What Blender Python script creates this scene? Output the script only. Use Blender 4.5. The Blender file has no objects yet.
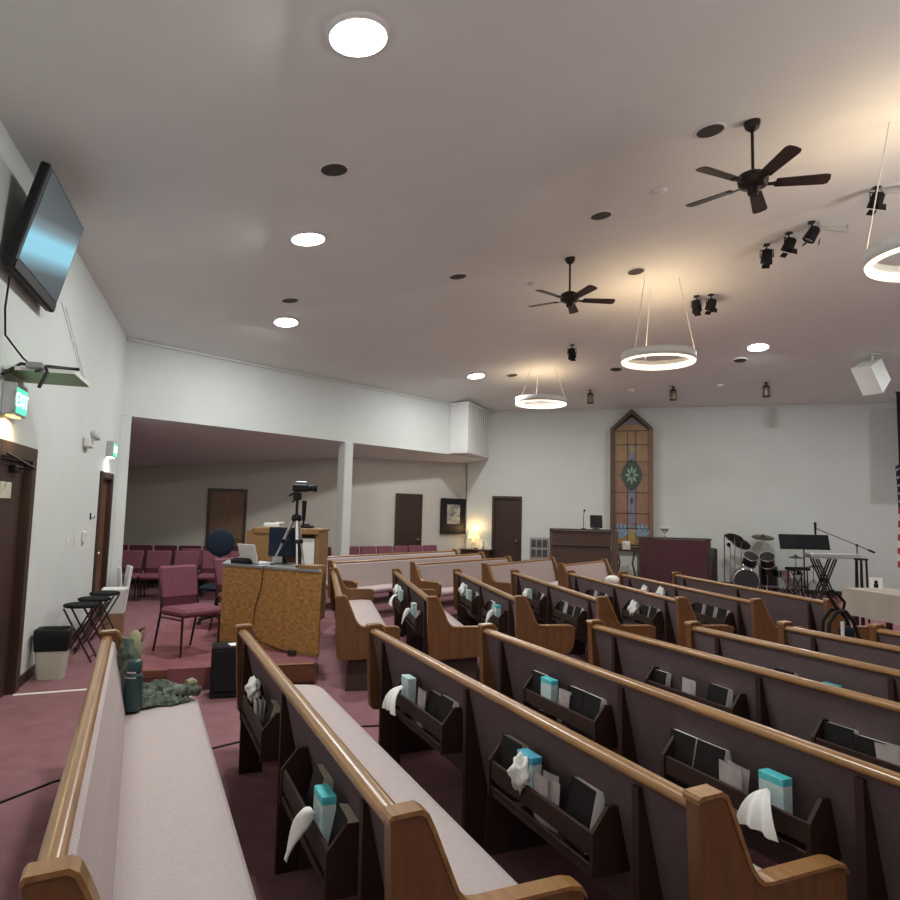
import bpy, math, random
from mathutils import Vector, Matrix
random.seed(7)
PI = math.pi
col = bpy.context.scene.collection
R = math.radians

# ------------------------------------------------------------------ mesh collecting
class MB:
    def __init__(self): self.v = []; self.f = []; self.sm = []
    def add(self, vs, fs, smooth=False, M=None):
        o = len(self.v)
        for p in vs:
            p = Vector(p)
            self.v.append(tuple(M @ p) if M is not None else tuple(p))
        for q in fs: self.f.append([i + o for i in q]); self.sm.append(smooth)
        return self
    def box(self, c, s, M=None, b=0.0):
        x, y, z = s[0]/2, s[1]/2, s[2]/2
        T = Matrix.Translation(Vector(c))
        if M is not None: T = T @ M
        if b <= 0:
            vs = [(-x,-y,-z),(x,-y,-z),(x,y,-z),(-x,y,-z),(-x,-y,z),(x,-y,z),(x,y,z),(-x,y,z)]
            fs = [(0,3,2,1),(4,5,6,7),(0,1,5,4),(1,2,6,5),(2,3,7,6),(3,0,4,7)]
            return self.add(vs, fs, False, T)
        b = min(b, x*.95, y*.95, z*.95)
        vs = []; idx = {}
        for sx in (-1,1):
            for sy in (-1,1):
                for sz in (-1,1):
                    for a in range(3):
                        p = [sx*(x-b), sy*(y-b), sz*(z-b)]
                        p[a] = (sx*x, sy*y, sz*z)[a]
                        idx[(sx,sy,sz,a)] = len(vs); vs.append(p)
        fs = []
        def q(*k): fs.append([idx[i] for i in k])
        for s in (-1,1):
            o = [(s,-1,-1,0),(s,1,-1,0),(s,1,1,0),(s,-1,1,0)]; q(*(o if s > 0 else o[::-1]))
            o = [(-1,s,-1,1),(-1,s,1,1),(1,s,1,1),(1,s,-1,1)]; q(*(o if s > 0 else o[::-1]))
            o = [(-1,-1,s,2),(1,-1,s,2),(1,1,s,2),(-1,1,s,2)]; q(*(o if s > 0 else o[::-1]))
        for s in (-1,1):
            for t in (-1,1):
                o = [(s,t,-1,0),(s,t,-1,1),(s,t,1,1),(s,t,1,0)]; q(*(o[::-1] if s*t > 0 else o))
                o = [(s,-1,t,0),(s,-1,t,2),(s,1,t,2),(s,1,t,0)]; q(*(o if s*t > 0 else o[::-1]))
                o = [(-1,s,t,1),(-1,s,t,2),(1,s,t,2),(1,s,t,1)]; q(*(o[::-1] if s*t > 0 else o))
                for u in (-1,1):
                    o = [(s,t,u,0),(s,t,u,1),(s,t,u,2)]; q(*(o if s*t*u > 0 else o[::-1]))
        return self.add(vs, fs, False, T)
    def prism(self, poly, a, b, axis='x', M=None, smooth=False):
        """polygon in the two other axes, extruded between a and b along axis"""
        n = len(poly)
        def P(p, t):
            if axis == 'x': return (t, p[0], p[1])
            if axis == 'y': return (p[0], t, p[1])
            return (p[0], p[1], t)
        vs = [P(p, a) for p in poly] + [P(p, b) for p in poly]
        ar = sum(poly[i][0]*poly[(i+1)%n][1]-poly[(i+1)%n][0]*poly[i][1] for i in range(n))
        flip = (ar < 0) ^ (axis == 'y')
        fs = [list(range(n))[::-1], list(range(n, 2*n))] + [(i, (i+1)%n, n+(i+1)%n, n+i) for i in range(n)]
        if flip: fs = [list(f)[::-1] for f in fs]
        if smooth:
            self.add(vs, fs[:2], False, M); return self.add(vs, fs[2:], True, M)
        return self.add(vs, fs, False, M)
    def tube(self, pts, r, n=8, cap=True, M=None):
        pts = [Vector(p) for p in pts]
        rr = r if isinstance(r, (list, tuple)) else [r]*len(pts)
        vs = []; fs = []
        ref = None
        for i, p in enumerate(pts):
            t = (pts[min(i+1, len(pts)-1)] - pts[max(i-1, 0)]).normalized()
            if ref is None:
                ref = Vector((0,0,1)) if abs(t.z) < .9 else Vector((1,0,0))
            a = t.cross(ref).normalized(); b = a.cross(t); ref = b
            for k in range(n):
                g = 2*PI*k/n
                vs.append(p + (a*math.cos(g) + b*math.sin(g))*rr[i])
        for i in range(len(pts)-1):
            for k in range(n):
                k2 = (k+1) % n
                fs.append((i*n+k, (i+1)*n+k, (i+1)*n+k2, i*n+k2))
        self.add(vs, fs, True, M)
        if cap:
            self.add([vs[k] for k in range(n)], [list(range(n))], False, M)
            o = (len(pts)-1)*n
            self.add([vs[o+k] for k in range(n)], [list(range(n))[::-1]], False, M)
        return self
    def lathe(self, prof, n=24, M=None, smooth=True, cap=True):
        """prof: (r, z) from bottom to top around z"""
        vs = []; fs = []
        for r, z in prof:
            for k in range(n):
                g = 2*PI*k/n; vs.append((r*math.cos(g), r*math.sin(g), z))
        m = len(prof)
        for i in range(m-1):
            for k in range(n):
                k2 = (k+1) % n
                fs.append((i*n+k, i*n+k2, (i+1)*n+k2, (i+1)*n+k))
        self.add(vs, fs, smooth, M)
        if cap and prof[0][0] > 1e-5: self.add(vs[:n], [list(range(n))[::-1]], False, M)
        if cap and prof[-1][0] > 1e-5: self.add(vs[-n:], [list(range(n))], False, M)
        return self
    def ball(self, c, r, n=14, M=None):
        r = r if isinstance(r, (list, tuple)) else (r, r, r)
        T = Matrix.Translation(Vector(c))
        if M is not None: T = T @ M
        T = T @ Matrix.Diagonal((r[0], r[1], r[2], 1))
        prof = [(math.sin(PI*i/n), -math.cos(PI*i/n)) for i in range(n+1)]
        prof[0] = (1e-6, -1); prof[-1] = (1e-6, 1)
        return self.lathe(prof, 2*n, T)
    def grid(self, fn, nu, nv, smooth=True, M=None):
        vs = [fn(i/nu, j/nv) for i in range(nu+1) for j in range(nv+1)]
        fs = [(i*(nv+1)+j, (i+1)*(nv+1)+j, (i+1)*(nv+1)+j+1, i*(nv+1)+j+1) for i in range(nu) for j in range(nv)]
        return self.add(vs, fs, smooth, M)
    def mesh(self, name, mat):
        me = bpy.data.meshes.new(name)
        me.from_pydata(self.v, [], self.f)
        me.polygons.foreach_set('use_smooth', self.sm)
        for m in (mat if isinstance(mat, (list, tuple)) else [mat]): me.materials.append(m)
        me.update()
        return me
def rotz(a): return Matrix.Rotation(a, 4, 'Z')
def rotx(a): return Matrix.Rotation(a, 4, 'X')
def roty(a): return Matrix.Rotation(a, 4, 'Y')
def tr(*p): return Matrix.Translation(Vector(p))

# ------------------------------------------------------------------ objects
def tag(o, label=None, cat=None, group=None):
    if label: o['label'] = label
    if cat: o['category'] = cat
    if group: o['group'] = group
    return o
def obj(name, mb, mat, parent=None, loc=(0,0,0), rz=0, label=None):
    o = bpy.data.objects.new(name, mb.mesh(name, mat) if isinstance(mb, MB) else mb)
    col.objects.link(o)
    o.location = loc; o.rotation_euler = (0, 0, rz)
    if parent is not None: o.parent = parent
    if label: o['label'] = label
    return o
def single(name, mb, mat, label, cat, loc=(0,0,0), rz=0, group=None):
    return tag(obj(name, mb, mat, None, loc, rz), label, cat, group)
def thing(name, label, cat, loc=(0,0,0), rz=0, group=None):
    o = bpy.data.objects.new(name, None); col.objects.link(o)
    o.empty_display_size = .1
    o.location = loc; o.rotation_euler = (0, 0, rz)
    return tag(o, label, cat, group)
def struct(name, mb, mat, parent=None, loc=(0,0,0), rz=0):
    o = obj(name, mb, mat, parent, loc, rz)
    if parent is None: o['kind'] = 'structure'
    return o
def dup(root, loc, rz, label, group=None):
    def cp(o, par):
        c = o.copy(); col.objects.link(c); c.parent = par
        for ch in [x for x in bpy.data.objects if x.parent == o]: cp(ch, c)
        return c
    kids = {}
    r = root.copy(); col.objects.link(r)
    for ch in list(root.children): cp(ch, r)
    r.location = loc; r.rotation_euler = (0, 0, rz); r['label'] = label
    if group: r['group'] = group
    return r

# ------------------------------------------------------------------ materials
def mat(name, c, rough=.6, metal=0., spec=.5, noise=None, scale=20, bump=0, stretch=None, coat=0., emit=None, es=0., trans=0., alpha=1.):
    m = bpy.data.materials.new(name); m.use_nodes = True
    nt = m.node_tree; b = nt.nodes['Principled BSDF']
    b.inputs['Base Color'].default_value = (*c, 1); b.inputs['Roughness'].default_value = rough
    b.inputs['Metallic'].default_value = metal; b.inputs['Specular IOR Level'].default_value = spec
    b.inputs['Coat Weight'].default_value = coat; b.inputs['Coat Roughness'].default_value = .2
    b.inputs['Transmission Weight'].default_value = trans
    b.inputs['Alpha'].default_value = alpha
    if emit: b.inputs['Emission Color'].default_value = (*emit, 1); b.inputs['Emission Strength'].default_value = es
    if noise or bump:
        tc = nt.nodes.new('ShaderNodeTexCoord'); mp = nt.nodes.new('ShaderNodeMapping'); nz = nt.nodes.new('ShaderNodeTexNoise')
        mp.inputs['Scale'].default_value = stretch or (1, 1, 1)
        nz.inputs['Scale'].default_value = scale; nz.inputs['Detail'].default_value = 5
        nt.links.new(tc.outputs['Object'], mp.inputs['Vector']); nt.links.new(mp.outputs['Vector'], nz.inputs['Vector'])
        if noise:
            rp = nt.nodes.new('ShaderNodeValToRGB')
            rp.color_ramp.elements[0].position = .3; rp.color_ramp.elements[1].position = .72
            rp.color_ramp.elements[0].color = (*noise, 1); rp.color_ramp.elements[1].color = (*c, 1)
            nt.links.new(nz.outputs['Fac'], rp.inputs['Fac']); nt.links.new(rp.outputs['Color'], b.inputs['Base Color'])
        if bump:
            bp = nt.nodes.new('ShaderNodeBump'); bp.inputs['Strength'].default_value = bump; bp.inputs['Distance'].default_value = .01
            nt.links.new(nz.outputs['Fac'], bp.inputs['Height']); nt.links.new(bp.outputs['Normal'], b.inputs['Normal'])
    return m
def striped(name, c1, c2, freq, axis=0, rough=.9):
    """fine woven stripes along one object axis"""
    m = mat(name, c1, rough, spec=.2); nt = m.node_tree; b = nt.nodes['Principled BSDF']
    tc = nt.nodes.new('ShaderNodeTexCoord'); wv = nt.nodes.new('ShaderNodeTexWave')
    wv.bands_direction = 'XYZ'[axis]; wv.inputs['Scale'].default_value = freq; wv.inputs['Distortion'].default_value = .6
    rp = nt.nodes.new('ShaderNodeValToRGB')
    rp.color_ramp.elements[0].color = (*c1, 1); rp.color_ramp.elements[1].color = (*c2, 1)
    nt.links.new(tc.outputs['Object'], wv.inputs['Vector']); nt.links.new(wv.outputs['Fac'], rp.inputs['Fac'])
    nt.links.new(rp.outputs['Color'], b.inputs['Base Color'])
    return m
M = {}
M['wall'] = mat('wall_paint', (.65,.68,.665), .75, spec=.25, noise=(.615,.645,.63), scale=1.5)
M['wallshade'] = mat('shaded_wall_paint', (.50,.475,.43), .8, spec=.2, noise=(.46,.435,.39), scale=1.5)  # white wall darkened in colour for the alcove shade
M['wallhalfshade'] = mat('half_shaded_wall_paint', (.57,.555,.515), .8, spec=.2, noise=(.53,.515,.475), scale=1.5)  # white wall with milder header shade put into its colour
M['ceil'] = mat('ceiling_paint', (.83,.855,.85), .9, spec=.1, noise=(.80,.825,.82), scale=2, bump=.05)
M['carpet'] = mat('burgundy_carpet', (.265,.135,.150), .95, spec=.1, noise=(.210,.098,.112), scale=5, bump=.15)
M['carpet2'] = mat('riser_carpet', (.26,.105,.115), .95, spec=.1, noise=(.20,.075,.085), scale=6, bump=.15)
M['trimdark'] = mat('dark_stained_trim', (.055,.030,.020), .45, noise=(.035,.018,.012), scale=8, stretch=(1,1,.15))
M['doordark'] = mat('dark_door_veneer', (.050,.022,.017), .45, noise=(.032,.014,.012), scale=6, stretch=(4,4,.4))
M['doorbrown'] = mat('brown_door_veneer', (.15,.062,.032), .45, noise=(.10,.040,.020), scale=6, stretch=(4,4,.4))
M['doortan'] = mat('tan_door_veneer', (.19,.10,.048), .5, noise=(.14,.07,.032), scale=6, stretch=(4,4,.4))
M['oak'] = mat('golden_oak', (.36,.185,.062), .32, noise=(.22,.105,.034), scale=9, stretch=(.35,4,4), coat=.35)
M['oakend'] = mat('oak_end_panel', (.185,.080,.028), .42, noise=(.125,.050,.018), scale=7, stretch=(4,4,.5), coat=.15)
M['walnut'] = mat('dark_oak_support', (.036,.017,.012), .6, spec=.25, noise=(.027,.012,.009), scale=8, stretch=(2,2,.4))
M['base'] = mat('pew_base', (.055,.030,.022), .6, noise=(.04,.02,.015), scale=8)
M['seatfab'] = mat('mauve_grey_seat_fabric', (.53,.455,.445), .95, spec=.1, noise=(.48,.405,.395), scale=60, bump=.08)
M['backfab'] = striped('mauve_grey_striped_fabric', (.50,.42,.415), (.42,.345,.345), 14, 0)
M['rearfab'] = mat('shaded_mauve_rear_fabric', (.145,.110,.116), .95, spec=.05, noise=(.122,.090,.096), scale=50)  # same upholstery as the front, darkened for shade on the pew backs
M['black'] = mat('black_plastic', (.010,.010,.012), .5, spec=.22)
M['blackm'] = mat('black_metal', (.015,.014,.014), .4, metal=.3)
M['blackfab'] = mat('black_fabric', (.018,.017,.019), .9, spec=.1)
M['blackcover'] = mat('black_book_cover', (.008,.007,.007), .6, spec=.2)
M['pages'] = striped('book_page_edges', (.90,.88,.86), (.82,.80,.77), 60, 1, .8)
M['oldpages'] = striped('yellowed_page_edges', (.50,.46,.38), (.40,.36,.29), 60, 1, .8)
M['paper'] = mat('white_paper', (.80,.80,.79), .85)
M['booklet'] = mat('grey_pink_booklet', (.34,.29,.29), .7, noise=(.50,.46,.45), scale=14)
M['tissue'] = mat('white_tissue', (.82,.83,.80), .95, spec=.1, bump=.4, scale=30)
M['tboxteal'] = mat('teal_print_card', (.05,.42,.47), .6, noise=(.12,.62,.66), scale=22)
M['tboxpale'] = mat('pale_print_card', (.62,.70,.70), .6, noise=(.40,.60,.62), scale=18)
M['tboxblue'] = mat('blue_print_card', (.03,.27,.42), .6, noise=(.10,.45,.58), scale=22)
M['white'] = mat('white_paint', (.80,.80,.79), .5)
M['whitepl'] = mat('white_plastic', (.74,.75,.73), .45)
M['beige'] = mat('beige_plastic', (.52,.52,.43), .5)
M['grey'] = mat('grey_metal', (.30,.31,.32), .45, metal=.4)
M['lgrey'] = mat('light_grey_plastic', (.50,.51,.52), .45)
M['silver'] = mat('silver_metal', (.66,.67,.69), .28, metal=.9)
M['chrome'] = mat('chrome', (.80,.80,.82), .12, metal=1.)
M['purple'] = mat('burgundy_chair_fabric', (.225,.085,.115), .9, spec=.15, noise=(.18,.065,.09), scale=40)
M['purpleshade'] = mat('shaded_burgundy_chair_fabric', (.10,.030,.045), .9, spec=.15, noise=(.08,.022,.035), scale=40)  # burgundy fabric darkened for alcove shade, also on recessed lower backs
M['maroonm'] = mat('dark_maroon_metal', (.045,.016,.020), .4, metal=.3)
M['osb'] = mat('golden_particle_board', (.54,.285,.085), .65, noise=(.25,.115,.028), scale=17, stretch=(1,1,2.2))
M['wood'] = mat('light_brown_wood', (.33,.18,.07), .5, noise=(.25,.13,.05), scale=7, stretch=(1,1,5))
M['stepwood'] = mat('reddish_step_wood', (.17,.062,.030), .5, noise=(.12,.042,.02), scale=7, stretch=(.5,4,4))
M['organ'] = mat('dark_brown_console_wood', (.070,.040,.030), .45, noise=(.05,.028,.022), scale=6, stretch=(.5,4,4))
M['organside'] = mat('brown_console_side', (.105,.068,.050), .45, noise=(.08,.05,.036), scale=6, stretch=(4,4,.5))
M['pianocloth'] = mat('wine_piano_backcloth', (.072,.020,.028), .8, noise=(.055,.015,.021), scale=4)
M['navy'] = mat('navy_fabric', (.020,.030,.048), .9, spec=.1)
M['bottle'] = mat('dark_green_enamel', (.020,.058,.060), .35, spec=.5)
M['camo'] = mat('green_camouflage_cloth', (.24,.27,.21), .95, spec=.1, noise=(.030,.050,.042), scale=26, bump=.3)
M['khaki'] = mat('khaki_cloth', (.36,.35,.23), .95, spec=.1, noise=(.26,.25,.15), scale=12, bump=.2)
M['cloth'] = mat('white_table_linen', (.42,.39,.355), .9, spec=.1)
M['linewhite'] = mat('white_strip', (.80,.76,.74), .6)
M['shade'] = mat('glowing_lamp_shade', (.8,.7,.45), .8, emit=(1,.70,.26), es=1.5)
M['ceramic'] = mat('cream_ceramic', (.72,.66,.50), .35)
M['led'] = mat('white_led_diffuser', (1,1,1), .5, emit=(1,.985,.96), es=14)
M['ringled'] = mat('warm_led_ring', (1,1,1), .5, emit=(1,.78,.50), es=2.6)
M['ringbody'] = mat('white_ring_body', (.72,.74,.73), .5)
M['fan'] = mat('dark_bronze', (.022,.017,.014), .4, metal=.4)
M['blade'] = mat('dark_walnut_blade', (.045,.028,.020), .4, noise=(.03,.018,.014), scale=8, stretch=(.5,4,4))
M['vent'] = mat('dark_grille', (.045,.043,.042), .7)
M['green'] = mat('acrylic_painted_green_glow', (.20,.34,.12), .5, noise=(.16,.28,.10), scale=6)  # green light of the exit sign put into the acrylic colour
M['exit'] = mat('green_exit_face', (.1,.5,.35), .5, emit=(.10,.85,.50), es=1.1)
M['exitlet'] = mat('exit_letters', (.7,1,.9), .5, emit=(.65,1,.85), es=2.4)
M['amber'] = mat('amber_stained_glass', (.34,.215,.105), .3, noise=(.25,.15,.075), scale=5, spec=.6)
M['pink'] = mat('rose_stained_glass', (.30,.165,.105), .3, noise=(.23,.125,.08), scale=5, spec=.6)
M['lav'] = mat('lavender_stained_glass', (.235,.215,.27), .3, noise=(.15,.14,.20), scale=14, spec=.6)
M['gold'] = mat('gold_stained_glass', (.36,.26,.08), .3, spec=.6)
M['dgreen'] = mat('green_stained_glass', (.040,.085,.055), .3, noise=(.02,.045,.03), scale=14, spec=.6)
M['lgreen'] = mat('pale_green_stained_glass', (.24,.38,.27), .3, spec=.6)
M['blueg'] = mat('blue_stained_glass', (.09,.25,.46), .3, noise=(.25,.44,.60), scale=20, spec=.6)
M['lead'] = mat('lead_came', (.03,.03,.032), .5, metal=.5)
M['framewood'] = mat('window_surround_wood', (.235,.135,.080), .5, noise=(.18,.10,.06), scale=6, stretch=(4,4,.4))
M['pictwhite'] = mat('grey_white_print', (.46,.46,.45), .6, noise=(.06,.06,.06), scale=9)
M['flagred'] = mat('flag_red', (.42,.035,.045), .85)
M['flagwhite'] = mat('flag_white', (.72,.70,.66), .85)
M['flagblue'] = mat('flag_blue', (.022,.030,.085), .85)
M['brass'] = mat('brass', (.60,.42,.16), .3, metal=.9)
M['canister'] = mat('smoky_bronze_canister', (.20,.16,.11), .4, metal=.5)
M['cymbal'] = mat('dark_bronze_cymbal', (.070,.060,.042), .35, metal=.5)
M['drumhead'] = mat('smoked_drumhead', (.030,.032,.034), .3)
M['drumshell'] = mat('black_drum_lacquer', (.012,.012,.014), .2, coat=.5)
M['glass'] = mat('clear_glass', (.9,.92,.92), .05, trans=.9)
M['lightwood'] = mat('tan_carton', (.27,.145,.09), .8)

def screen_material():  # dark screen; its slanted blue band is a room reflection put into emission
    m = mat('television_screen_painted_reflection', (.012,.016,.02), .5, spec=.2); nt = m.node_tree; b = nt.nodes['Principled BSDF']
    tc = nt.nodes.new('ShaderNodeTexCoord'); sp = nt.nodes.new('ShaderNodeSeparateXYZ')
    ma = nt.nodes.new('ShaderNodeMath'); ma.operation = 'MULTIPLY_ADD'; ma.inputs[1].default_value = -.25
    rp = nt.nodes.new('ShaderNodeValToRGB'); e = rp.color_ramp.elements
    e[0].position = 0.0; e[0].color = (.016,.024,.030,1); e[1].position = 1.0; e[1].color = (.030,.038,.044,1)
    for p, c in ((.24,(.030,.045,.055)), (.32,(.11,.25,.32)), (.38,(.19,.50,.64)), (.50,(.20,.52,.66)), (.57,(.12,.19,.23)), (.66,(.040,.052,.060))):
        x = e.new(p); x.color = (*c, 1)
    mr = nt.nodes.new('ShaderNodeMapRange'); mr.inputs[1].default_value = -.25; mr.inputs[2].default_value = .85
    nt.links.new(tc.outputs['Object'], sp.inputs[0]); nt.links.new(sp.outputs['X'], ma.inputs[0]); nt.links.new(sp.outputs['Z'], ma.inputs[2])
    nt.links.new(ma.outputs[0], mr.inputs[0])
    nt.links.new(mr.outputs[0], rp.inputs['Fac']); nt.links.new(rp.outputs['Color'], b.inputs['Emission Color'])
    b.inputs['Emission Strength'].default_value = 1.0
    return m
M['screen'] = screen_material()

# ------------------------------------------------------------------ the room
LD = (math.cos(R(108)), math.sin(R(108)))           # along the left wall
LN = (LD[1], -LD[0])                                # into the room
L0 = (-3.881, 6.307)
def lw(s, o, z): return (L0[0]+LD[0]*s+LN[0]*o, L0[1]+LD[1]*s+LN[1]*o, z)
K1 = (-5.5, 11.29); K2 = (1.08, 18.6); K3 = (11.5, 15.42)
KB = (L0[0]-LD[0]*11, L0[1]-LD[1]*11)               # behind the camera
KR = (13.5, -2.0)
EAVE = 4.52; SL = .135
def wdir(a, b):
    l = math.hypot(b[0]-a[0], b[1]-a[1]); return ((b[0]-a[0])/l, (b[1]-a[1])/l, l)
def inward(p, a, b):
    dx, dy, l = wdir(a, b); return (p[0]-a[0])*dy - (p[1]-a[1])*dx
def ceil_z(x, y):
    return EAVE + SL*min(inward((x,y), KB, K1), inward((x,y), K1, K2), inward((x,y), K2, K3))
def ceil_n(x, y):
    e = .01
    return Vector(((ceil_z(x+e,y)-ceil_z(x-e,y))/(2*e), (ceil_z(x,y+e)-ceil_z(x,y-e))/(2*e), -1)).normalized()

m = MB(); m.add([(-9,-6,0),(16,-6,0),(16,22,0),(-12,22,0)], [(0,1,2,3)])
struct('floor', m, M['carpet'])

def wall(name, a, b, z0, z1, t=.15, holes=(), paint='wall'):
    """thick wall standing outside the line a-b; holes: (s0, s1, ztop) reach the floor"""
    dx, dy, l = wdir(a, b)
    m = MB(); s = 0
    def slab(s0, s1, y0, y1):
        if s1-s0 < 1e-4 or y1-y0 < 1e-4: return
        p = [(s0,0),(s1,0),(s1,t),(s0,t)]
        q = [(a[0]+dx*u-dy*v, a[1]+dy*u+dx*v) for u, v in p]
        m.prism(q, y0, y1, 'z')
    for h in sorted(holes):
        slab(s, h[0], z0, z1); slab(h[0], h[1], h[2], z1); s = h[1]
    slab(s, l, z0, z1)
    return struct(name, m, M[paint])
# doorways in the left wall, measured from KB
wall('wall_left', KB, K1, 0, 4.6, .15, [(11-1.03, 11-.08, 2.07), (11+3.66, 11+4.52, 2.09)])
wall('wall_header', K1, K2, 3.2, 4.6, .22)
m = MB()
dx, dy, lh = wdir(K1, K2)
m.prism([(K1[0]-.02,K1[1]+.0),(K1[0]+dx*.16,K1[1]+dy*.16),(K1[0]+dx*.16-dy*.22,K1[1]+dy*.16+dx*.22),(K1[0]-dy*.22,K1[1]+dx*.22)], 0, 3.2, 'z')
struct('wall_return', m, M['wall'])
# front wall runs on behind the header to the alcove corner
KF = (.50, 18.78)
wall('wall_front', KF, K3, 0, 4.6, .15, [(.79, 1.47, 2.12)])
A1 = (-2.4, 16.5); A0 = (-9.5, 14.2)
wall('wall_alcove_side', A1, (KF[0]+.02, KF[1]+.1), 0, 3.3, .15, (), 'wallhalfshade')
wall('wall_alcove_back', A0, A1, 0, 3.3, .15, (), 'wallshade')
wall('wall_alcove_left', (-9.4, 9.8), A0, 0, 3.3, .15, (), 'wallshade')
wall('wall_alcove_near', K1, (-9.4, 9.8), 0, 3.3, .15)
wall('wall_right', K3, KR, 0, 7.5, .15)
wall('wall_back', KR, KB, 0, 7.5, .15)
# main ceiling: facets that rise from the three eaves and meet in creases
def clip(poly, f):
    out = []
    for i in range(len(poly)):
        p, q = poly[i], poly[(i+1) % len(poly)]; fp, fq = f(p), f(q)
        if fp >= 0: out.append(p)
        if fp*fq < 0:
            t = fp/(fp-fq); out.append((p[0]+(q[0]-p[0])*t, p[1]+(q[1]-p[1])*t))
    return out
sides = [(KB,K1),(K1,K2),(K2,K3)]
m = MB()
for i, s in enumerate(sides):
    poly = [KR, K3, K2, K1, KB]
    for j, t in enumerate(sides):
        if j != i: poly = clip(poly, lambda p: inward(p,*t)-inward(p,*s))
    def Z(p): return EAVE+SL*inward(p,*s)
    n = len(poly)
    m.add([(p[0],p[1],Z(p)) for p in poly]+[(p[0],p[1],Z(p)+.12) for p in poly], [list(range(n)), list(range(n,2*n))[::-1]])
struct('ceiling', m, M['ceil'])
# alcove ceiling slopes down away from the header
hn = (-dy, dx)
def alc_z(x, y): return 3.2 - .18*max(0, (x-K1[0])*hn[0]+(y-K1[1])*hn[1])
pa = [K1, K2, (K2[0]+hn[0]*.01+.0, K2[1]+.3), (.45,19.1), (-2.5,16.75), (-9.6,14.4), (-9.6,9.6)]
m = MB(); n = len(pa)
m.add([(p[0],p[1],alc_z(*p)) for p in pa]+[(p[0],p[1],alc_z(*p)+.1) for p in pa], [list(range(n)), list(range(n,2*n))[::-1]])
struct('ceiling_alcove', m, M['ceil'])
# thin eave trims
def trim(name, a, b, z, h, t, mt, s0=0, s1=None):
    dx, dy, l = wdir(a, b); s1 = l if s1 is None else s1
    mm = MB(); mm.prism([(a[0]+dx*s0+dy*o, a[1]+dy*s0-dx*o) for o in (0.001,)] + [(a[0]+dx*s1+dy*.001, a[1]+dy*s1-dx*.001), (a[0]+dx*s1+dy*t, a[1]+dy*s1-dx*t), (a[0]+dx*s0+dy*t, a[1]+dy*s0-dx*t)], z, z+h, 'z')
    return struct(name, mm, mt)
trim('trim_1', K2, K3, 4.47, .05, .03, M['wall'])
trim('trim_2', K1, K2, 4.47, .05, .03, M['wall'])
trim('baseboard_left', KB, K1, 0, .10, .015, M['trimdark'], 11.15, 14.6)
trim('baseboard_front', K2, K3, 0, .10, .015, M['trimdark'], 1.2)
trim('baseboard_alcove', A0, A1, 0, .10, .015, M['trimdark'], 0, 4.3)
# pillar under the header
s = .62*lh/1.30
m = MB()
pc = (-2.30, 14.97)
m.box((0,0,1.6), (.235,.235,3.2), b=.012)
struct('pillar', m, M['wall'], None, (pc[0],pc[1],0), R(48))
# doors ----------------------------------------------------------
def door(name, a, b, s0, s1, zt, leafmat, handle_side=1, fw=.09):
    """leaf recessed in the wall line a-b between s0 and s1, casing around it"""
    dx, dy, l = wdir(a, b); ang = math.atan2(dy, dx)
    W = s1-s0
    o = (a[0]+dx*s0, a[1]+dy*s0, 0)
    leaf = MB(); leaf.box((W/2, .06, zt/2), (W-.02, .045, zt-.02))
    root = struct(name, leaf, leafmat, None, o, ang)
    fr = MB()
    for x in (-fw/2, W+fw/2): fr.box((x, -.012, (zt+fw)/2), (fw, .045, zt+fw), b=.006)
    fr.box((W/2, -.012, zt+fw/2), (W, .045, fw), b=.006)
    for x in (.008, W-.008): fr.box((x, .06, zt/2), (.016, .15, zt))
    fr.box((W/2, .06, zt-.008), (W, .15, .016))
    obj('door_frame', fr, M['trimdark'], root)
    hd = MB(); hx = W-.07 if handle_side > 0 else .07
    hd.lathe([(.028,0),(.028,.008),(.010,.012),(.010,.04),(.026,.05),(.028,.065),(.018,.078)], 14, tr(hx,.038,1.0) @ rotx(PI/2))
    obj('door_knob', hd, M['silver'], root)
    return root
d1 = door('door_1', KB, K1, 11-1.03, 11-.08, 2.07, M['doordark'], -1, .13)
cl = MB(); cl.box((.62, .012, 1.99), (.24, .06, .06), b=.01); cl.tube([(.55,-.03,1.99),(.30,-.20,1.985),(.14,-.03,2.10)], .011, 6)
obj('door_closer', cl, M['blackm'], d1)
pl = MB(); pl.box((.42,.03,1.80),(.30,.012,.14), b=.004); obj('door_sign_plate', pl, M['beige'], d1)
door('door_2', KB, K1, 11+3.66, 11+4.52, 2.09, M['doorbrown'], -1)
door('door_3', KF, K3, .79, 1.47, 2.12, M['doordark'], 1, .07)
# flush doors standing on the alcove walls
def flush_door(name, a, b, s0, s1, zt, leafmat):
    dx, dy, l = wdir(a, b); ang = math.atan2(dy, dx); W = s1-s0
    leaf = MB(); leaf.box((W/2, -.018, zt/2), (W, .03, zt))
    root = struct(name, leaf, leafmat, None, (a[0]+dx*s0, a[1]+dy*s0, 0), ang)
    fr = MB()
    for x in (-.035, W+.035): fr.box((x, -.022, (zt+.07)/2), (.07, .04, zt+.07), b=.005)
    fr.box((W/2, -.022, zt+.035), (W, .04, .07), b=.005)
    obj('door_frame', fr, M['trimdark'], root)
    hd = MB(); hd.lathe([(.026,0),(.026,.008),(.010,.012),(.010,.04),(.026,.05),(.026,.065),(.016,.075)], 12, tr(W-.07,-.035,1.0) @ rotx(PI/2))
    obj('door_knob', hd, M['brass'], root)
    return root
flush_door('door_4', A0, A1, 4.30, 5.02, 2.06, M['doortan'])
flush_door('door_5', A1, KF, 1.41, 2.09, 2.10, M['doordark'])

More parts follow.
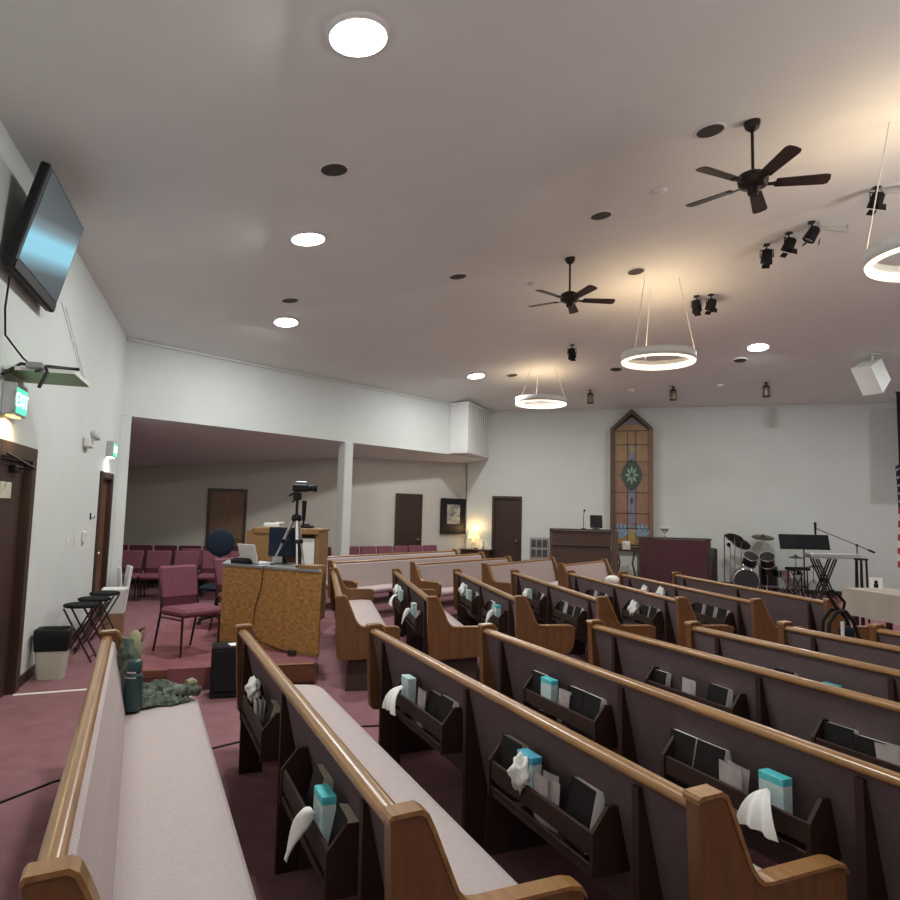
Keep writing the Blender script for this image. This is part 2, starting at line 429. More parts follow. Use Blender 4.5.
# boxed corner duct under the eave
m = MB()
m.prism([(-.02,17.36),(.44,17.02),(1.03,18.50),(1.06,18.57)], 3.22, 4.515, 'z')
dk = single('corner_enclosure', m, M['white'], 'white boxed enclosure in the corner between header and front wall', 'enclosure')
m = MB()
for k in range(9):
    t = (k+.5)/9
    m.box((.44+.59*t+.012, 17.02+1.48*t-.005, 3.86), (.02,.012,1.2), rotz(R(68)))
obj('slatted_side', m, M['lgrey'], dk, label='grey slatted side')
m = MB(); m.prism([(-.04,17.33),(.45,16.98),(1.06,18.50),(1.06,18.55)], 4.46, 4.517, 'z'); obj('top_rim', m, M['white'], dk)

# ------------------------------------------------------------------ sound booth riser
RA = R(18); rd = (math.cos(RA), math.sin(RA)); rn = (-math.sin(RA), math.cos(RA))
r0 = (-2.90, 6.34); RW = 1.72
r1 = (r0[0]+rd[0]*RW, r0[1]+rd[1]*RW)
pb = [r0, r1, (r1[0]-.66, r1[1]+3.4), (r0[0]-.95, r0[1]+3.6)]
m = MB(); m.prism(pb, 0, .2, 'z')
rs = struct('riser', m, M['carpet2'])
m = MB(); m.box((.19,-.012,.165), (.34,.022,.07), b=.004)
m.box((1.42,-.012,.105), (.56,.022,.17), b=.004)
obj('riser_edge_board', m, M['stepwood'], rs, (r0[0],r0[1],0), RA)
m = MB(); m.box((1.40,-.014,.197), (.58,.034,.012), b=.004)
obj('riser_nosing', m, M['wood'], rs, (r0[0],r0[1],0), RA)

# ------------------------------------------------------------------ pews
def rear_w(z): return .125*(.83-z)/.53
RACKS = ((.46,1.20), (1.74,2.46))
def make_pew(L, label, loc, ang, group, racks=(), fins=(), armless=False):
    """x runs along the pew from its end 0, people face -y; profiles are in (w, z) with w = -y"""
    root = thing('church_pew', label, 'pew', loc, ang, group)
    def P(poly): return [(-w, z) for w, z in poly]
    e = .055
    # seat cushion with rolled front
    seat = [(.115,.385),(.53,.375),(.565,.39),(.58,.415),(.575,.44),(.55,.457),(.45,.465),(.25,.455),(.12,.445)]
    n = 1
    m = MB(); m.prism(P(seat), e, L-e-(.09 if armless else 0), 'x', None, True)
    if armless:
        n_ = 6; prev = None
        for i in range(n_+1):
            f_ = i/n_; x_ = L-e-.09+.12*math.sin(f_*PI/2); k_ = 1-.30*(1-math.cos(f_*PI/2))
            cur = [(x_, -(.115+(w_-.115)*k_), z_) for w_, z_ in seat]
            if prev:
                q_ = len(cur); m.add(prev+cur, [(j, q_+j, q_+(j+1)%q_, (j+1)%q_) for j in range(q_)], True)
            prev = cur
        m.add(prev, [list(range(len(prev)))])
    obj('seat_cushion', m, M['seatfab'], root)
    # backrest
    m = MB(); m.prism(P([(.043,.835),(.062,.82),(.115,.62),(.150,.455),(.158,.40),(.118,.40),(.10,.42),(.018,.835)]), e, L-e)
    obj('backrest', m, M['backfab'], root)
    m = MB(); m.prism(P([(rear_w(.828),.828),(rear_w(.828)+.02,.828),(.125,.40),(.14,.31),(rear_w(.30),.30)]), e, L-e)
    obj('rear_panel', m, M['rearfab'], root, label='mauve rear upholstery with painted shade')
    # top rail, softly rounded
    m = MB(); m.prism(P([(-.014,.834),(-.018,.845),(-.014,.858),(-.002,.867),(.024,.869),(.040,.862),(.046,.850),(.043,.836),(.02,.832)]), e, L-e, 'x', None, True)
    obj('top_rail', m, M['oak'], root)
    # end panels
    prof = [(-.024,.835),(-.026,.872),(-.020,.884),(.058,.888),(.076,.878),(.096,.84),(.172,.665),(.200,.625),(.225,.605),(.26,.600),(.545,.600),(.580,.592),(.596,.570),(.598,.50),(.585,.40),(.555,.345),(.50,.325),(.10,.30),(.03,.305),(.006,.33),(-.012,.55)]
    for x0, x1 in ((0,e),(L-e,L)):
        if armless and x0 > 0:
            m = MB(); m.prism(P([(-.024,.835),(-.026,.872),(-.020,.884),(.058,.888),(.076,.878),(.096,.84),(.165,.47),(.17,.36),(.15,.30),(.03,.305),(.006,.33),(-.012,.55)]), x0, x1)
            ep = obj('end_post', m, M['oakend'], root)
            c = MB(); c.prism(P([(-.032,.872),(-.032,.886),(-.024,.895),(.062,.899),(.083,.886),(.104,.845),(.093,.838),(.074,.876),(.056,.886),(-.020,.882)]), x0-.006, x1+.006)
            obj('cap_moulding', c, M['oak'], ep); continue
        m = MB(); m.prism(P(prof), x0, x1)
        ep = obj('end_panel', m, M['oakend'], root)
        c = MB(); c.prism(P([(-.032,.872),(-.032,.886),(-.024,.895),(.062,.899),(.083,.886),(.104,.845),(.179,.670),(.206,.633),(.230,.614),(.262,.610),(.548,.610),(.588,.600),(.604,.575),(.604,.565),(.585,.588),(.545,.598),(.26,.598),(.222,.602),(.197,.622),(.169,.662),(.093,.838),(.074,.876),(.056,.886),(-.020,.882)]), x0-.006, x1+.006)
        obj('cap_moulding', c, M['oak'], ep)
    # recessed plinths
    for x in (e+.02, L/2-.02, L-e-.06):
        m = MB(); m.prism(P([(.10,0),(.48,0),(.50,.37),(.12,.37)]), x, x+.04); obj('plinth', m, M['base'], root)
    # wedge supports behind the back
    for u in fins:
        m = MB(); m.prism(P([(-.012,.815),(rear_w(.815)+.005,.815),(rear_w(.30)+.01,.30),(.14,0),(-.004,0)]), u-.017, u+.017)
        obj('back_support', m, M['walnut'], root)
    for u0, u1 in racks:
        m = MB()
        m.box(((u0+u1)/2, .0625, .570), (u1-u0, .014, .080), b=.003)          # front board
        rk = obj('book_rack', m, M['walnut'], root)
        m = MB(); m.box(((u0+u1)/2, -.004, .488), (u1-u0, .135, .012)); m.box(((u0+u1)/2, .066, .493), (u1-u0, .012, .026), b=.003); obj('rack_shelf', m, M['walnut'], rk)
        for x in (u0-.008, u1+.008):
            m = MB(); m.prism([(.076,.465),(.076,.612),(.010,.690),(-rear_w(.68)-.004,.690),(-rear_w(.465)-.004,.465)], x-.009, x+.009); obj('rack_end', m, M['walnut'], rk)
    return root
PA = R(114.3); AA = R(100.8)
PEW = {
 'P1': (-.876,1.561), 'P2': (-.110,1.902), 'P3': (.773,2.072), 'P4': (1.584,2.191), 'P5': (2.445,2.505), 'P6': (3.228,2.550), 'P7': (4.011,2.667), 'P8': (4.736,2.652),
 'A': (-1.020,6.514), 'B': (-.155,6.632), 'C': (.710,6.842), 'D': (1.556,6.961), 'E': (2.402,7.086), 'F': (3.182,7.098), 'G': (4.027,7.258)}
FINS = (.30, 1.60, 2.90)
names = {
 'P1': 'nearest pew on the left with bottle and camouflage jacket on its seat',
 'P2': 'second near pew, with a long white tissue hanging out of its book rack',
 'P3': 'third near pew, its golden end standing low in the centre foreground',
 'P4': 'fourth near pew, with a teal tissue box and open rack right of the foreground end',
 'P5': 'fifth near pew, behind the rail above the teal tissue box rack',
 'P6': 'sixth near pew, a bright blue box top showing above its neighbour rail',
 'P7': 'seventh near pew, with its far end beside the angled near end of another pew',
 'P8': 'last near pew at the right edge, just right of the black folding walker',
 'A': 'first middle pew right beside the particle board booth, pale seat seen endwise',
 'B': 'second middle pew from the booth, white tissues on its dark back',
 'C': 'third middle pew from the booth, pale teal tissue box at its near end',
 'D': 'fourth middle pew from the booth, three books beside its near end',
 'E': 'fifth middle pew from the booth, white tissue among its books',
 'F': 'sixth middle pew from the booth, in front of the burgundy piano',
 'G': 'middle pew nearest the drum kit and keyboard, back without books'}
pews = {}
for k in PEW:
    near = k[0] == 'P'
    racks = RACKS if k not in ('A','G','P8','P1') else ()
    pews[k] = make_pew(3.2, names[k], (*PEW[k], 0), PA if near else AA, 'pews of the near block' if near else 'pews of the middle block', racks, FINS if k not in ('P1','A') else (), near)
def at(k, u, w, z):
    a = PA if k[0] == 'P' else AA
    d = (math.cos(a), math.sin(a)); x, y = PEW[k]
    return (x+d[0]*u+d[1]*w, y+d[1]*u-d[0]*w, z), a
# the block facing the camera, parallel to the header
CB = [((.16,15.45), 4.4, 51.5, 'back row pew facing us, farthest one, below the row of burgundy alcove chairs'),
      ((.70,14.58), 4.38, 53.5, 'long back row pew facing us, second from the alcove chairs, its end behind the booth'),
      ((1.17,13.42), 2.85, 52.0, 'back row pew facing us with its golden end left of centre'),
      ((2.02,13.46), 2.60, 56.5, 'pew facing us in front of the dark brown door at the front wall'),
      ((3.00,13.23), 1.90, 54.5, 'short back row pew facing us before the organ, white bag on its end')]
cend = []
for (x, y), L, a, lab in CB:
    d = (math.cos(R(a)), math.sin(R(a)))
    make_pew(L, lab, (x-d[0]*L, y-d[1]*L, 0), R(a), 'pews facing across the front', (), ())
    cend.append(((x, y), d))

# ------------------------------------------------------------------ books and tissues in the racks
def book_meshes(W, H, T):
    c = MB(); c.box((0,-T/2+.0015,H/2),(W,.003,H)); c.box((0,T/2-.0015,H/2),(W,.003,H)); c.box((W/2-.0015,0,H/2),(.003,T,H))
    p = MB(); p.box((-.0017,0,H/2+.0005),(W-.0034,T-.006,H-.002))
    return c.mesh('cover', M['blackcover']), p.mesh('pages', M['pages']), p.mesh('pages', M['oldpages'])
BK = [book_meshes(.155,.215,.052), book_meshes(.14,.20,.044)]
def book(k, u, label, size=0, old=False, z=.495, tilt=0, w=.0):
    loc, a = at(k, u, -.026+w, z+.006)
    r = thing('hymnal', label, 'book', loc, a+random.uniform(-.05,.05), 'books in the pew racks')
    r.rotation_euler.x = R(13)+random.uniform(-.03,.03); r.rotation_euler.y = tilt
    for nm, me in (('cover', BK[size][0]), ('pages', BK[size][2 if old else 1])):
        o = bpy.data.objects.new(nm, me); col.objects.link(o); o.parent = r
    return r
def booklet(k, u, label, n=3):
    loc, a = at(k, u, -.035, .495)
    m = MB()
    for i in range(n):
        t = random.uniform(-.12,.12); Mx = tr(random.uniform(-.03,.03), -.012+.010*i, 0) @ roty(t)
        m.grid(lambda p, q: (-.055+.11*p, .006*math.sin(PI*p)+.012*q*(i-1), .19*q), 4, 3, True, Mx)
        m.grid(lambda p, q: (-.055+.11*p, .0025+.006*math.sin(PI*p)+.012*q*(i-1), .19*q), 4, 3, True, Mx)
    return single('booklets', m, M['booklet'], label, 'booklets', loc, a, 'booklets in the pew racks')
def tissue_mesh(kind):
    m = MB()
    rr = random.Random(kind*31+5)
    if kind == 0:      # long twist hanging down to the outside
        def f(p, q):
            t = p; g = 2*PI*q
            r = .012 + .030*math.sin(PI*min(1, .12+t*.95))*(1+.25*math.sin(3*g+t*5))
            return (.02*t+.8*r*math.cos(g), .015+.085*t+.4*r*math.sin(g), .06-.15*t*t-.01*t+r*.5*math.sin(g))
        m.grid(f, 14, 14)
    elif kind == 1:    # crumpled wad puffing over the rack board
        def f(p, q):
            th = PI*p; g = 2*PI*q
            k = 1+.22*math.sin(4*g+2*th)+.18*math.sin(7*th+3*g)
            return (.055*k*math.sin(th)*math.cos(g), .012+.040*k*math.sin(th)*math.sin(g), .035+.062*math.cos(th)*k)
        m.grid(f, 14, 18)
    else:              # pulled tissue falling as a small fan
        def f(p, q):
            g = (q-.5)
            return (g*(.03+.15*p)-.02*p, .020+.085*math.sin(PI*.5*p)+.010*math.sin(g*16)*p, .06-.13*p*p-.02*abs(g))
        m.grid(f, 10, 12)
        m.grid(lambda p, q: tuple(a+b for a, b in zip(f(p, q), (0,-.003,-.003))), 10, 12)
    return m
def tissue_box(k, u, label, kind, top='tboxteal', body='tboxpale', z=.497, tl='white tissue pulled out at the front'):
    loc, a = at(k, u, -.030, z)
    r = thing('tissue_box', label, 'tissue box', loc, a, 'tissue boxes in the pew racks')
    m = MB(); m.box((0,0,.110),(.115,.052,.17), b=.003); obj('box_body', m, M[body], r)
    m = MB(); m.box((0,0,.208),(.116,.053,.030), b=.003); obj('printed_top', m, M[top], r)
    if kind is not None:
        obj('tissue', tissue_mesh(kind), M['tissue'], r, (0,.025,.115 if kind else .10), 0, tl)
    return r
def wad(k, u, label, kind=1, z=.60, sc=1.0, w=-.03):
    loc, a = at(k, u, w, z)
    o = single('crumpled_tissue', tissue_mesh(kind), M['tissue'], label, 'tissue', loc, a, 'loose tissues in the pew racks')
    o.scale = (sc,)*3
    return o
# second near pew
wad('P2', 2.25, 'crumpled white tissue at the far end rack of the second near pew', 1, .655, .9)
booklet('P2', 2.08, 'dark booklets behind the tissue in the far rack of the second near pew')
book('P2', 1.90, 'black book in the far rack of the second near pew', 1, True)
book('P2', .86, 'thick grey edged book above the teal box, second near pew', 0, True)
tissue_box('P2', .66, 'small teal tissue box with a long tissue hanging down, second near pew', 0, 'tboxteal', 'tboxpale')
book('P2', .52, 'yellowed book just below the teal box, second near pew', 1, True)
# third near pew
tissue_box('P3', 2.33, 'pale tissue box with a wide tissue flung out, far rack of third near pew', 2, 'tboxpale', 'tboxpale')
booklet('P3', 2.14, 'booklets beside the pale tissue box, far rack of third near pew', 2)
book('P3', 2.00, 'white topped book lying low in the far rack of third near pew', 1)
book('P3', 1.83, 'black book at the right end of the far rack of third near pew', 0)
book('P3', 1.12, 'beige edged book left of the blue tissue box in the foreground rack', 0, True)
tissue_box('P3', .94, 'blue topped tissue box with crumpled tissue in the foreground rack', 1, 'tboxblue', 'tboxpale')
booklet('P3', .80, 'grey booklets right of the blue tissue box in the foreground rack', 3)
book('P3', .60, 'black book alone at the right end of the foreground rack', 0)
# fourth near pew
book('P4', 2.41, 'black book left of the teal printed box, far rack of fourth near pew', 0)
tissue_box('P4', 2.24, 'tall teal printed tissue box in the far rack of fourth near pew', None, 'tboxteal', 'tboxpale')
booklet('P4', 2.11, 'booklets right of the teal printed box, far rack of fourth near pew', 2)
book('P4', 2.00, 'left of the two black books right of the teal printed box', 0)
book('P4', 1.84, 'rightmost black book in the far rack of fourth near pew', 0, w=-.004)
book('P4', 1.15, 'leftmost black book in the open rack with the teal topped box', 0)
book('P4', .985, 'second black book in the open rack with the teal topped box', 0)
booklet('P4', .83, 'fanned booklets left of the teal topped box in the open rack', 3)
tissue_box('P4', .63, 'teal topped white tissue box with tissue drooping, open rack at lower right', 2, 'tboxteal', 'tboxpale')
# fifth near pew
book('P5', 2.42, 'black book first from the left on the fifth near pew', 0, z=.455)
booklet('P5', 2.12, 'thin pale booklets between two black books on the fifth near pew', 2)
book('P5', 1.90, 'black book right of the pale booklets on the fifth near pew', 0, z=.475)
book('P5', 1.115, 'left of two black books together at the right on the fifth near pew', 0, z=.465)
book('P5', .955, 'right of two black books together at the right on the fifth near pew', 0, z=.450)
booklet('P5', .80, 'fanned booklets at the far right of the fifth near pew', 3)
# sixth near pew
book('P6', 2.50, 'book showing only its pale top edge above the rail, sixth near pew', 1, z=.475)
book('P6', 2.32, 'black book just showing above the rail, sixth near pew', 0, z=.487)
tissue_box('P6', 1.96, 'bright blue topped box just showing above the rail, sixth near pew', None, 'tboxteal', 'tboxpale', .48)
booklet('P7', 2.0, 'dark booklets at the right picture edge, seventh near pew', 3)
# middle block
wad('B', 2.35, 'white tissue hanging on the far half of the second middle pew', 1, .64, 1.1)
tissue_box('B', 2.10, 'white box with tissue on the far half of the second middle pew', 2, 'tboxpale', 'tboxpale')
tissue_box('B', .88, 'white box with a long tissue near the end of the second middle pew', 0, 'tboxpale', 'tboxpale')
booklet('B', .62, 'booklets next to the golden end of the second middle pew', 2)
wad('C', 2.36, 'crumpled white tissue in the far rack of the third middle pew', 1, .64, 1.25)
tissue_box('C', 2.10, 'pale box beside crumpled tissue in the far rack of the third middle pew', None, 'tboxpale', 'tboxpale')
book('C', 1.88, 'black book in the far rack of the third middle pew', 0)
book('C', 1.05, 'black book in the near rack of the third middle pew', 0)
tissue_box('C', .68, 'teal topped tissue box with hanging tissue in the near rack of the third middle pew', 0, 'tboxteal', 'tboxpale')
tissue_box('D', 2.28, 'pale green tissue box with tissue sticking up, far rack of the fourth middle pew', 1, 'tboxpale', 'tboxpale')
book('D', 1.92, 'black book right of the pale green box, fourth middle pew', 0)
book('D', 1.08, 'leftmost of three black books near the end of the fourth middle pew', 0)
book('D', .80, 'middle one of three black books near the end of the fourth middle pew', 1)
book('D', .60, 'rightmost of three black books near the end of the fourth middle pew', 0)
book('E', 2.28, 'left of two books high in the far rack of the fifth middle pew', 0)
book('E', 1.95, 'right of two books high in the far rack of the fifth middle pew', 0)
book('E', 1.10, 'black book left of the hanging white tissue, fifth middle pew', 0)
wad('E', .96, 'white tissue hanging between books on the fifth middle pew', 1, .60, 1.3)
book('E', .74, 'black book right of the hanging white tissue, fifth middle pew', 0)
book('E', .56, 'black book closest to the golden end of the fifth middle pew', 0)
wad('F', 2.35, 'left of two white wads just above the rail on the sixth middle pew', 1, .655, 1.2)
wad('F', 1.90, 'right of two white wads just above the rail on the sixth middle pew', 1, .67, 1.3)
book('F', 1.06, 'leftmost of three books in the near rack of the sixth middle pew', 0)
book('F', .82, 'middle one of three books in the near rack of the sixth middle pew', 0)
book('F', .58, 'rightmost of three books in the near rack of the sixth middle pew', 0)
m = MB()
def bagf(p, q):
    th = PI*p; g = 2*PI*q; k = 1+.15*math.sin(5*g+3*th)
    return (.24*k*math.sin(th)*math.cos(g), .14*k*math.sin(th)*math.sin(g), .10-.11*math.cos(th)*k*.85)
m.grid(bagf, 12, 18)
single('white_bag', m, M['tissue'], 'white crumpled bag on the end of the short back row pew before the organ', 'bag', (3.07,12.78,.468), R(20)).scale = (.6,.6,.75)

# ------------------------------------------------------------------ stacking chairs
def make_chair(label, fab, loc, rz, group, frame='maroonm'):
    r = thing('stacking_chair', label, 'chair', loc, rz, group)
    m = MB(); m.box((0,-.01,.425),(.46,.43,.085), b=.030); obj('seat', m, M[fab], r)
    T = tr(0,.215,.46) @ rotx(R(-9))
    m = MB(); m.box((0,0,.245),(.45,.055,.33), T, b=.026) if False else m.box((0,.252,.70),(.45,.055,.35), rotx(R(-9)), b=.026); obj('backrest', m, M[fab], r)
    m = MB(); m.box((0,.212,.505),(.40,.030,.12), rotx(R(-9)), b=.012); obj('lower_back', m, M['purpleshade'], r)
    for sx in (-1,1):
        x = sx*.215
        m = MB(); m.tube([(x,-.19,0),(x,-.19,.39)], .0125, 8); obj('leg', m, M[frame], r)
        m = MB(); m.tube([(x,.30,0),(x,.205,.39)], .0125, 8); obj('leg', m, M[frame], r)
        m = MB(); m.tube([(x,.205,.39),(x,.20,.45),(x,.225,.60),(x,.29,.86)], .0115, 8); obj('back_upright', m, M[frame], r)
        m = MB(); m.tube([(x,-.19,.36),(x,.205,.36)], .010, 6); obj('side_rail', m, M[frame], r)
    return r
c1 = make_chair('burgundy padded chair on the booth riser beside the particle board desk', 'purple', (-2.66,7.22,.2), R(54), 'burgundy chairs')
dup(c1, (-2.52,8.52,.2), R(60), 'burgundy chair half hidden by the left end of the particle board desk')
ch = make_chair('first burgundy chair from the left in the nearer alcove row', 'purple', (-5.80,12.45,0), R(12), 'burgundy chairs', 'blackm')
chd = make_chair('shade-darkened chair just left of the white pillar, nearer the booth', 'purpleshade', (-2.98,14.85,0), R(41), 'burgundy chairs', 'blackm')
words = ['second','third','fourth','fifth']
for i, (x, y) in enumerate([(-5.32,12.55),(-4.84,12.66),(-4.36,12.77),(-3.88,12.88)]):
    dup(ch, (x,y,0), R(12), words[i]+' burgundy chair from the left in the nearer alcove row')
for i in range(6):
    dup(chd, (-6.85+.475*i, 14.05+.10*i, 0), R(12), ['first','second','third','fourth','fifth','sixth'][i]+' shade-darkened chair from the left in the row along the alcove back wall')
dup(ch, (-5.00,13.40,0), R(12), 'chair between the two alcove rows, left one of the pair')
dup(ch, (-4.51,13.50,0), R(12), 'chair between the two alcove rows, right one of the pair')
for i in range(6):
    dup(ch, (-2.06+.358*i, 15.72+.311*i, 0), R(41), ['first','second','third','fourth','fifth','last'][i]+' burgundy chair right of the white pillar, counted from the pillar')
dup(chd, (-2.62,15.17,0), R(41), 'shade-darkened chair just left of the white pillar, touching its edge')

# ------------------------------------------------------------------ sound booth
DA = R(-27.8); D0 = (-2.532,7.783)
def desk(x, y, z): return (D0[0]+math.cos(DA)*x-math.sin(DA)*y, D0[1]+math.sin(DA)*x+math.cos(DA)*y, z)
dk = thing('booth_desk', 'tall particle board sound desk facing the pews on the riser', 'desk', (*D0,.2), DA)
m = MB(); m.box((.695,.01,.425),(1.39,.02,.85)); obj('front_board', m, M['osb'], dk)
SK = .80; DD = .42                                    # the desk's sides run back along the pews, not square to its front
for x in (.0,1.366):
    m = MB(); m.prism([(x,.02),(x+.024,.02),(x+.024-SK*DD,DD),(x-SK*DD,DD)], 0, .85, 'z'); obj('side_board', m, M['osb'], dk)
m = MB(); m.prism([(-.01,-.012),(1.40,-.012),(1.40-SK*(DD+.012),DD),(-.01-SK*(DD+.012),DD)], .85, .875, 'z'); obj('desk_top', m, M['grey'], dk)
m = MB(); m.box((.695,-.006,.015),(1.39,.014,.03)); obj('kick_strip', m, M['wood'], dk)
DZ = 1.0755
m = MB(); m.tube([desk(.62,.02,1.0795),desk(.615,-.018,1.07),desk(.60,-.018,.86),desk(.52,-.018,.60),desk(.50,-.018,.36)], .005, 6)
m.tube([desk(.50,-.018,.36),desk(.62,-.020,.27),desk(.95,-.022,.215),desk(1.15,-.10,.208)], .005, 6)
single('power_cord', m, M['black'], 'thin black cord hanging down the front of the particle board desk', 'cord')
m = MB()
for i in range(5):
    a = i*.9
    m.tube([desk(1.15+.05*math.cos(t*.7+a),-.12+.03*math.sin(t*.7+a)+.0,.207+.012*i) for t in range(9)], .004, 5)
single('coiled_cable', m, M['black'], 'small tangle of black cable on the riser at the foot of the desk', 'cable')
mo = thing('monitor', 'dark computer monitor standing on the booth desk under the tripod', 'monitor', desk(.58,.34,DZ), DA+R(16))
m = MB(); m.box((0,0,.25),(.38,.03,.33), b=.01); obj('display', m, M['navy'], mo)
m = MB(); m.box((0,.03,.07),(.05,.03,.14)); m.box((0,.02,.006),(.22,.16,.012), b=.004); obj('stand', m, M['black'], mo)
lp = thing('laptop', 'open white laptop on the left half of the booth desk', 'laptop', desk(.30,.24,DZ), DA+R(-10))
m = MB(); m.box((0,0,.009),(.32,.22,.016), b=.004); obj('keyboard_base', m, M['lgrey'], lp)
m = MB(); m.box((0,-.15,.115),(.32,.010,.22), rotx(R(16)), b=.004); obj('lid', m, M['whitepl'], lp, (0,0,0)); 
m = MB(); m.box((0,0,.025),(.26,.20,.05), b=.01)
for i in range(8): m.box((-.10+.028*i,-.02,.055),(.012,.10,.012))
single('sound_mixer', m, M['black'], 'small black sound mixer on the left front of the booth desk', 'mixer', desk(.20,.13,DZ), DA)
m = MB()
for i in range(7):
    m.box((random.uniform(-.08,.08),random.uniform(-.03,.05),.012+.006*i),(.10,.07,.005), rotz(random.uniform(-1,1)))
single('card_pile', m, M['paper'], 'loose pile of pale cards behind the sound mixer', 'cards', desk(.02,.34,DZ), DA)
m = MB(); m.box((0,0,.02),(.24,.17,.04), b=.004); single('tan_box', m, M['wood'], 'flat tan box on the right of the booth desk behind tripod feet', 'box', desk(1.18,.10,DZ), DA)
# tripod with camera
TB = desk(.86,.20,DZ)
tp = thing('camera_tripod', 'silver tripod with black head standing on the booth desk', 'tripod', TB, DA)
for a, r in ((R(185),.30),(R(320),.16),(R(95),.18)):
    p0 = Vector((.03*math.cos(a),.03*math.sin(a),.52)); p1 = Vector((r*math.cos(a),r*math.sin(a),0.01))
    m = MB(); m.tube([p0, p0.lerp(p1,.5)], .017, 8)
    lg = obj('leg', m, M['silver'], tp)
    m = MB(); m.tube([p0.lerp(p1,.5), p1], .011, 8); obj('lower_leg', m, M['silver'], lg)
    m = MB(); m.tube([p0.lerp(p1,.45), p0.lerp(p1,.53)], .023, 8); m.ball(p1, .016, 6); obj('leg_clamp', m, M['black'], lg)
    m = MB(); m.tube([Vector((0,0,.26)), p0.lerp(p1,.48)], .006, 6); obj('brace', m, M['black'], tp)
m = MB(); m.tube([(0,0,.24),(0,0,.74)], .016, 10); obj('centre_column', m, M['black'], tp)
m = MB(); m.lathe([(.03,.49),(.055,.50),(.055,.55),(.03,.57)], 12); obj('collar', m, M['black'], tp)
m = MB(); m.box((0,0,.77),(.07,.09,.09), b=.015); m.tube([(0,.04,.77),(-.10,.10,.74),(-.20,.16,.71)], [.008,.008,.013], 8); m.tube([(.0,.03,.80),(-.08,.02,.80),(-.13,.02,.775)], [.007,.010,.012], 8); obj('pan_head', m, M['black'], tp)
m = MB(); m.tube([(.085,.02,.50),(.085,.02,.72)], [.020,.026], 8); m.tube([(.085,.02,.42),(.085,.02,.5)], .010, 8); obj('hanging_microphone', m, M['black'], tp)
vc = thing('video_camera', 'black video camera on top of the tripod, lens toward the stage', 'camera', (TB[0],TB[1],TB[2]+.817), R(5))
m = MB(); m.box((.03,0,.045),(.17,.085,.085), b=.015); obj('camera_body', m, M['black'], vc)
m = MB(); m.lathe([(.036,0),(.036,.07),(.043,.075),(.043,.10),(.03,.10)], 16, tr(.11,0,.045) @ roty(PI/2)); obj('lens', m, M['black'], vc)
m = MB(); m.box((.04,0,.105),(.13,.03,.025), b=.008); m.box((-.02,0,.095),(.02,.03,.03)); obj('carry_handle', m, M['grey'], vc)
# round backed office chair
oc = thing('office_chair', 'office chair with round dark blue back behind the left end of the booth desk', 'chair', (-3.05,9.22,.2), R(15))
m = MB(); m.ball((0,.0,1.03),(.185,.055,.185), 12); obj('backrest', m, M['navy'], oc)
m = MB(); m.ball((0,-.22,.46),(.22,.22,.05), 12); obj('seat', m, M['navy'], oc)
m = MB(); m.tube([(0,.05,1.0),(0,.07,.7),(0,.0,.42),(0,-.15,.40)], .02, 8); m.tube([(0,-.2,.42),(0,-.2,.09)], .025, 8); obj('post', m, M['blackm'], oc)
m = MB()
for i in range(5):
    a = i*2*PI/5; m.tube([(0,-.2,.09),(.24*math.cos(a),-.2+.24*math.sin(a),.07)], .018, 6); m.ball((.24*math.cos(a),-.2+.24*math.sin(a),.028), .028, 6)
obj('star_base', m, M['blackm'], oc)
# lectern cabinet behind the desk
lc = thing('wooden_lectern', 'light wood lectern cabinet standing behind the booth desk and tripod', 'lectern', (-2.74,9.35,.2), R(-6))
m = MB(); m.box((.18,0,.60),(.36,.03,1.18)); obj('front_panel', m, M['wood'], lc)
m = MB(); m.box((.55,.22,1.225),(.95,.50,.035), b=.006); m.box((.56,-.02,1.20),(.90,.025,.06)); obj('top_shelf', m, M['wood'], lc)
for x in (.02,.985):
    m = MB(); m.box((x,.22,.60),(.05,.44,1.20)); obj('side_panel', m, M['wood'], lc)
m = MB(); m.box((.68,.43,.60),(.62,.02,1.18)); obj('back_panel', m, M['doorbrown'], lc)
m = MB(); m.box((.86,.02,.94),(.17,.006,.34)); obj('taped_sheet', m, M['paper'], lc, label='white paper sheet')
m = MB(); m.box((0,0,.03),(.22,.16,.06), b=.01); m.box((.10,.0,.065),(.10,.10,.02), b=.004); single('wireless_receiver', m, M['whitepl'], 'pale device box lying on top of the wooden lectern', 'device', (-2.44,9.54,1.4435), R(-6))
m = MB(); m.box((0,0,.02),(.20,.12,.04), b=.008); m.tube([(-.05,-.02,.05),(.06,-.02,.05)],.012,6); single('remote_handset', m, M['black'], 'small black handset on the right end of the wooden lectern top', 'handset', (-1.97,9.48,1.4435), R(-10))
# speaker box with paper
sb = thing('subwoofer', 'black speaker box on the floor in front of the riser beside the second pew', 'speaker', (-1.955,6.40,0), R(18))
m = MB(); m.box((0,0,.225),(.36,.26,.45), b=.012); obj('cabinet', m, M['blackfab'], sb)
m = MB(); m.box((0,-.134,.24),(.30,.010,.36), b=.004); obj('grille', m, M['blackfab'], sb)
m = MB(); m.box((0,0,.002),(.17,.12,.004)); single('paper_sheet', m, M['paper'], 'white paper lying on the black floor speaker', 'paper', (-1.90,6.40,.4515), R(30))

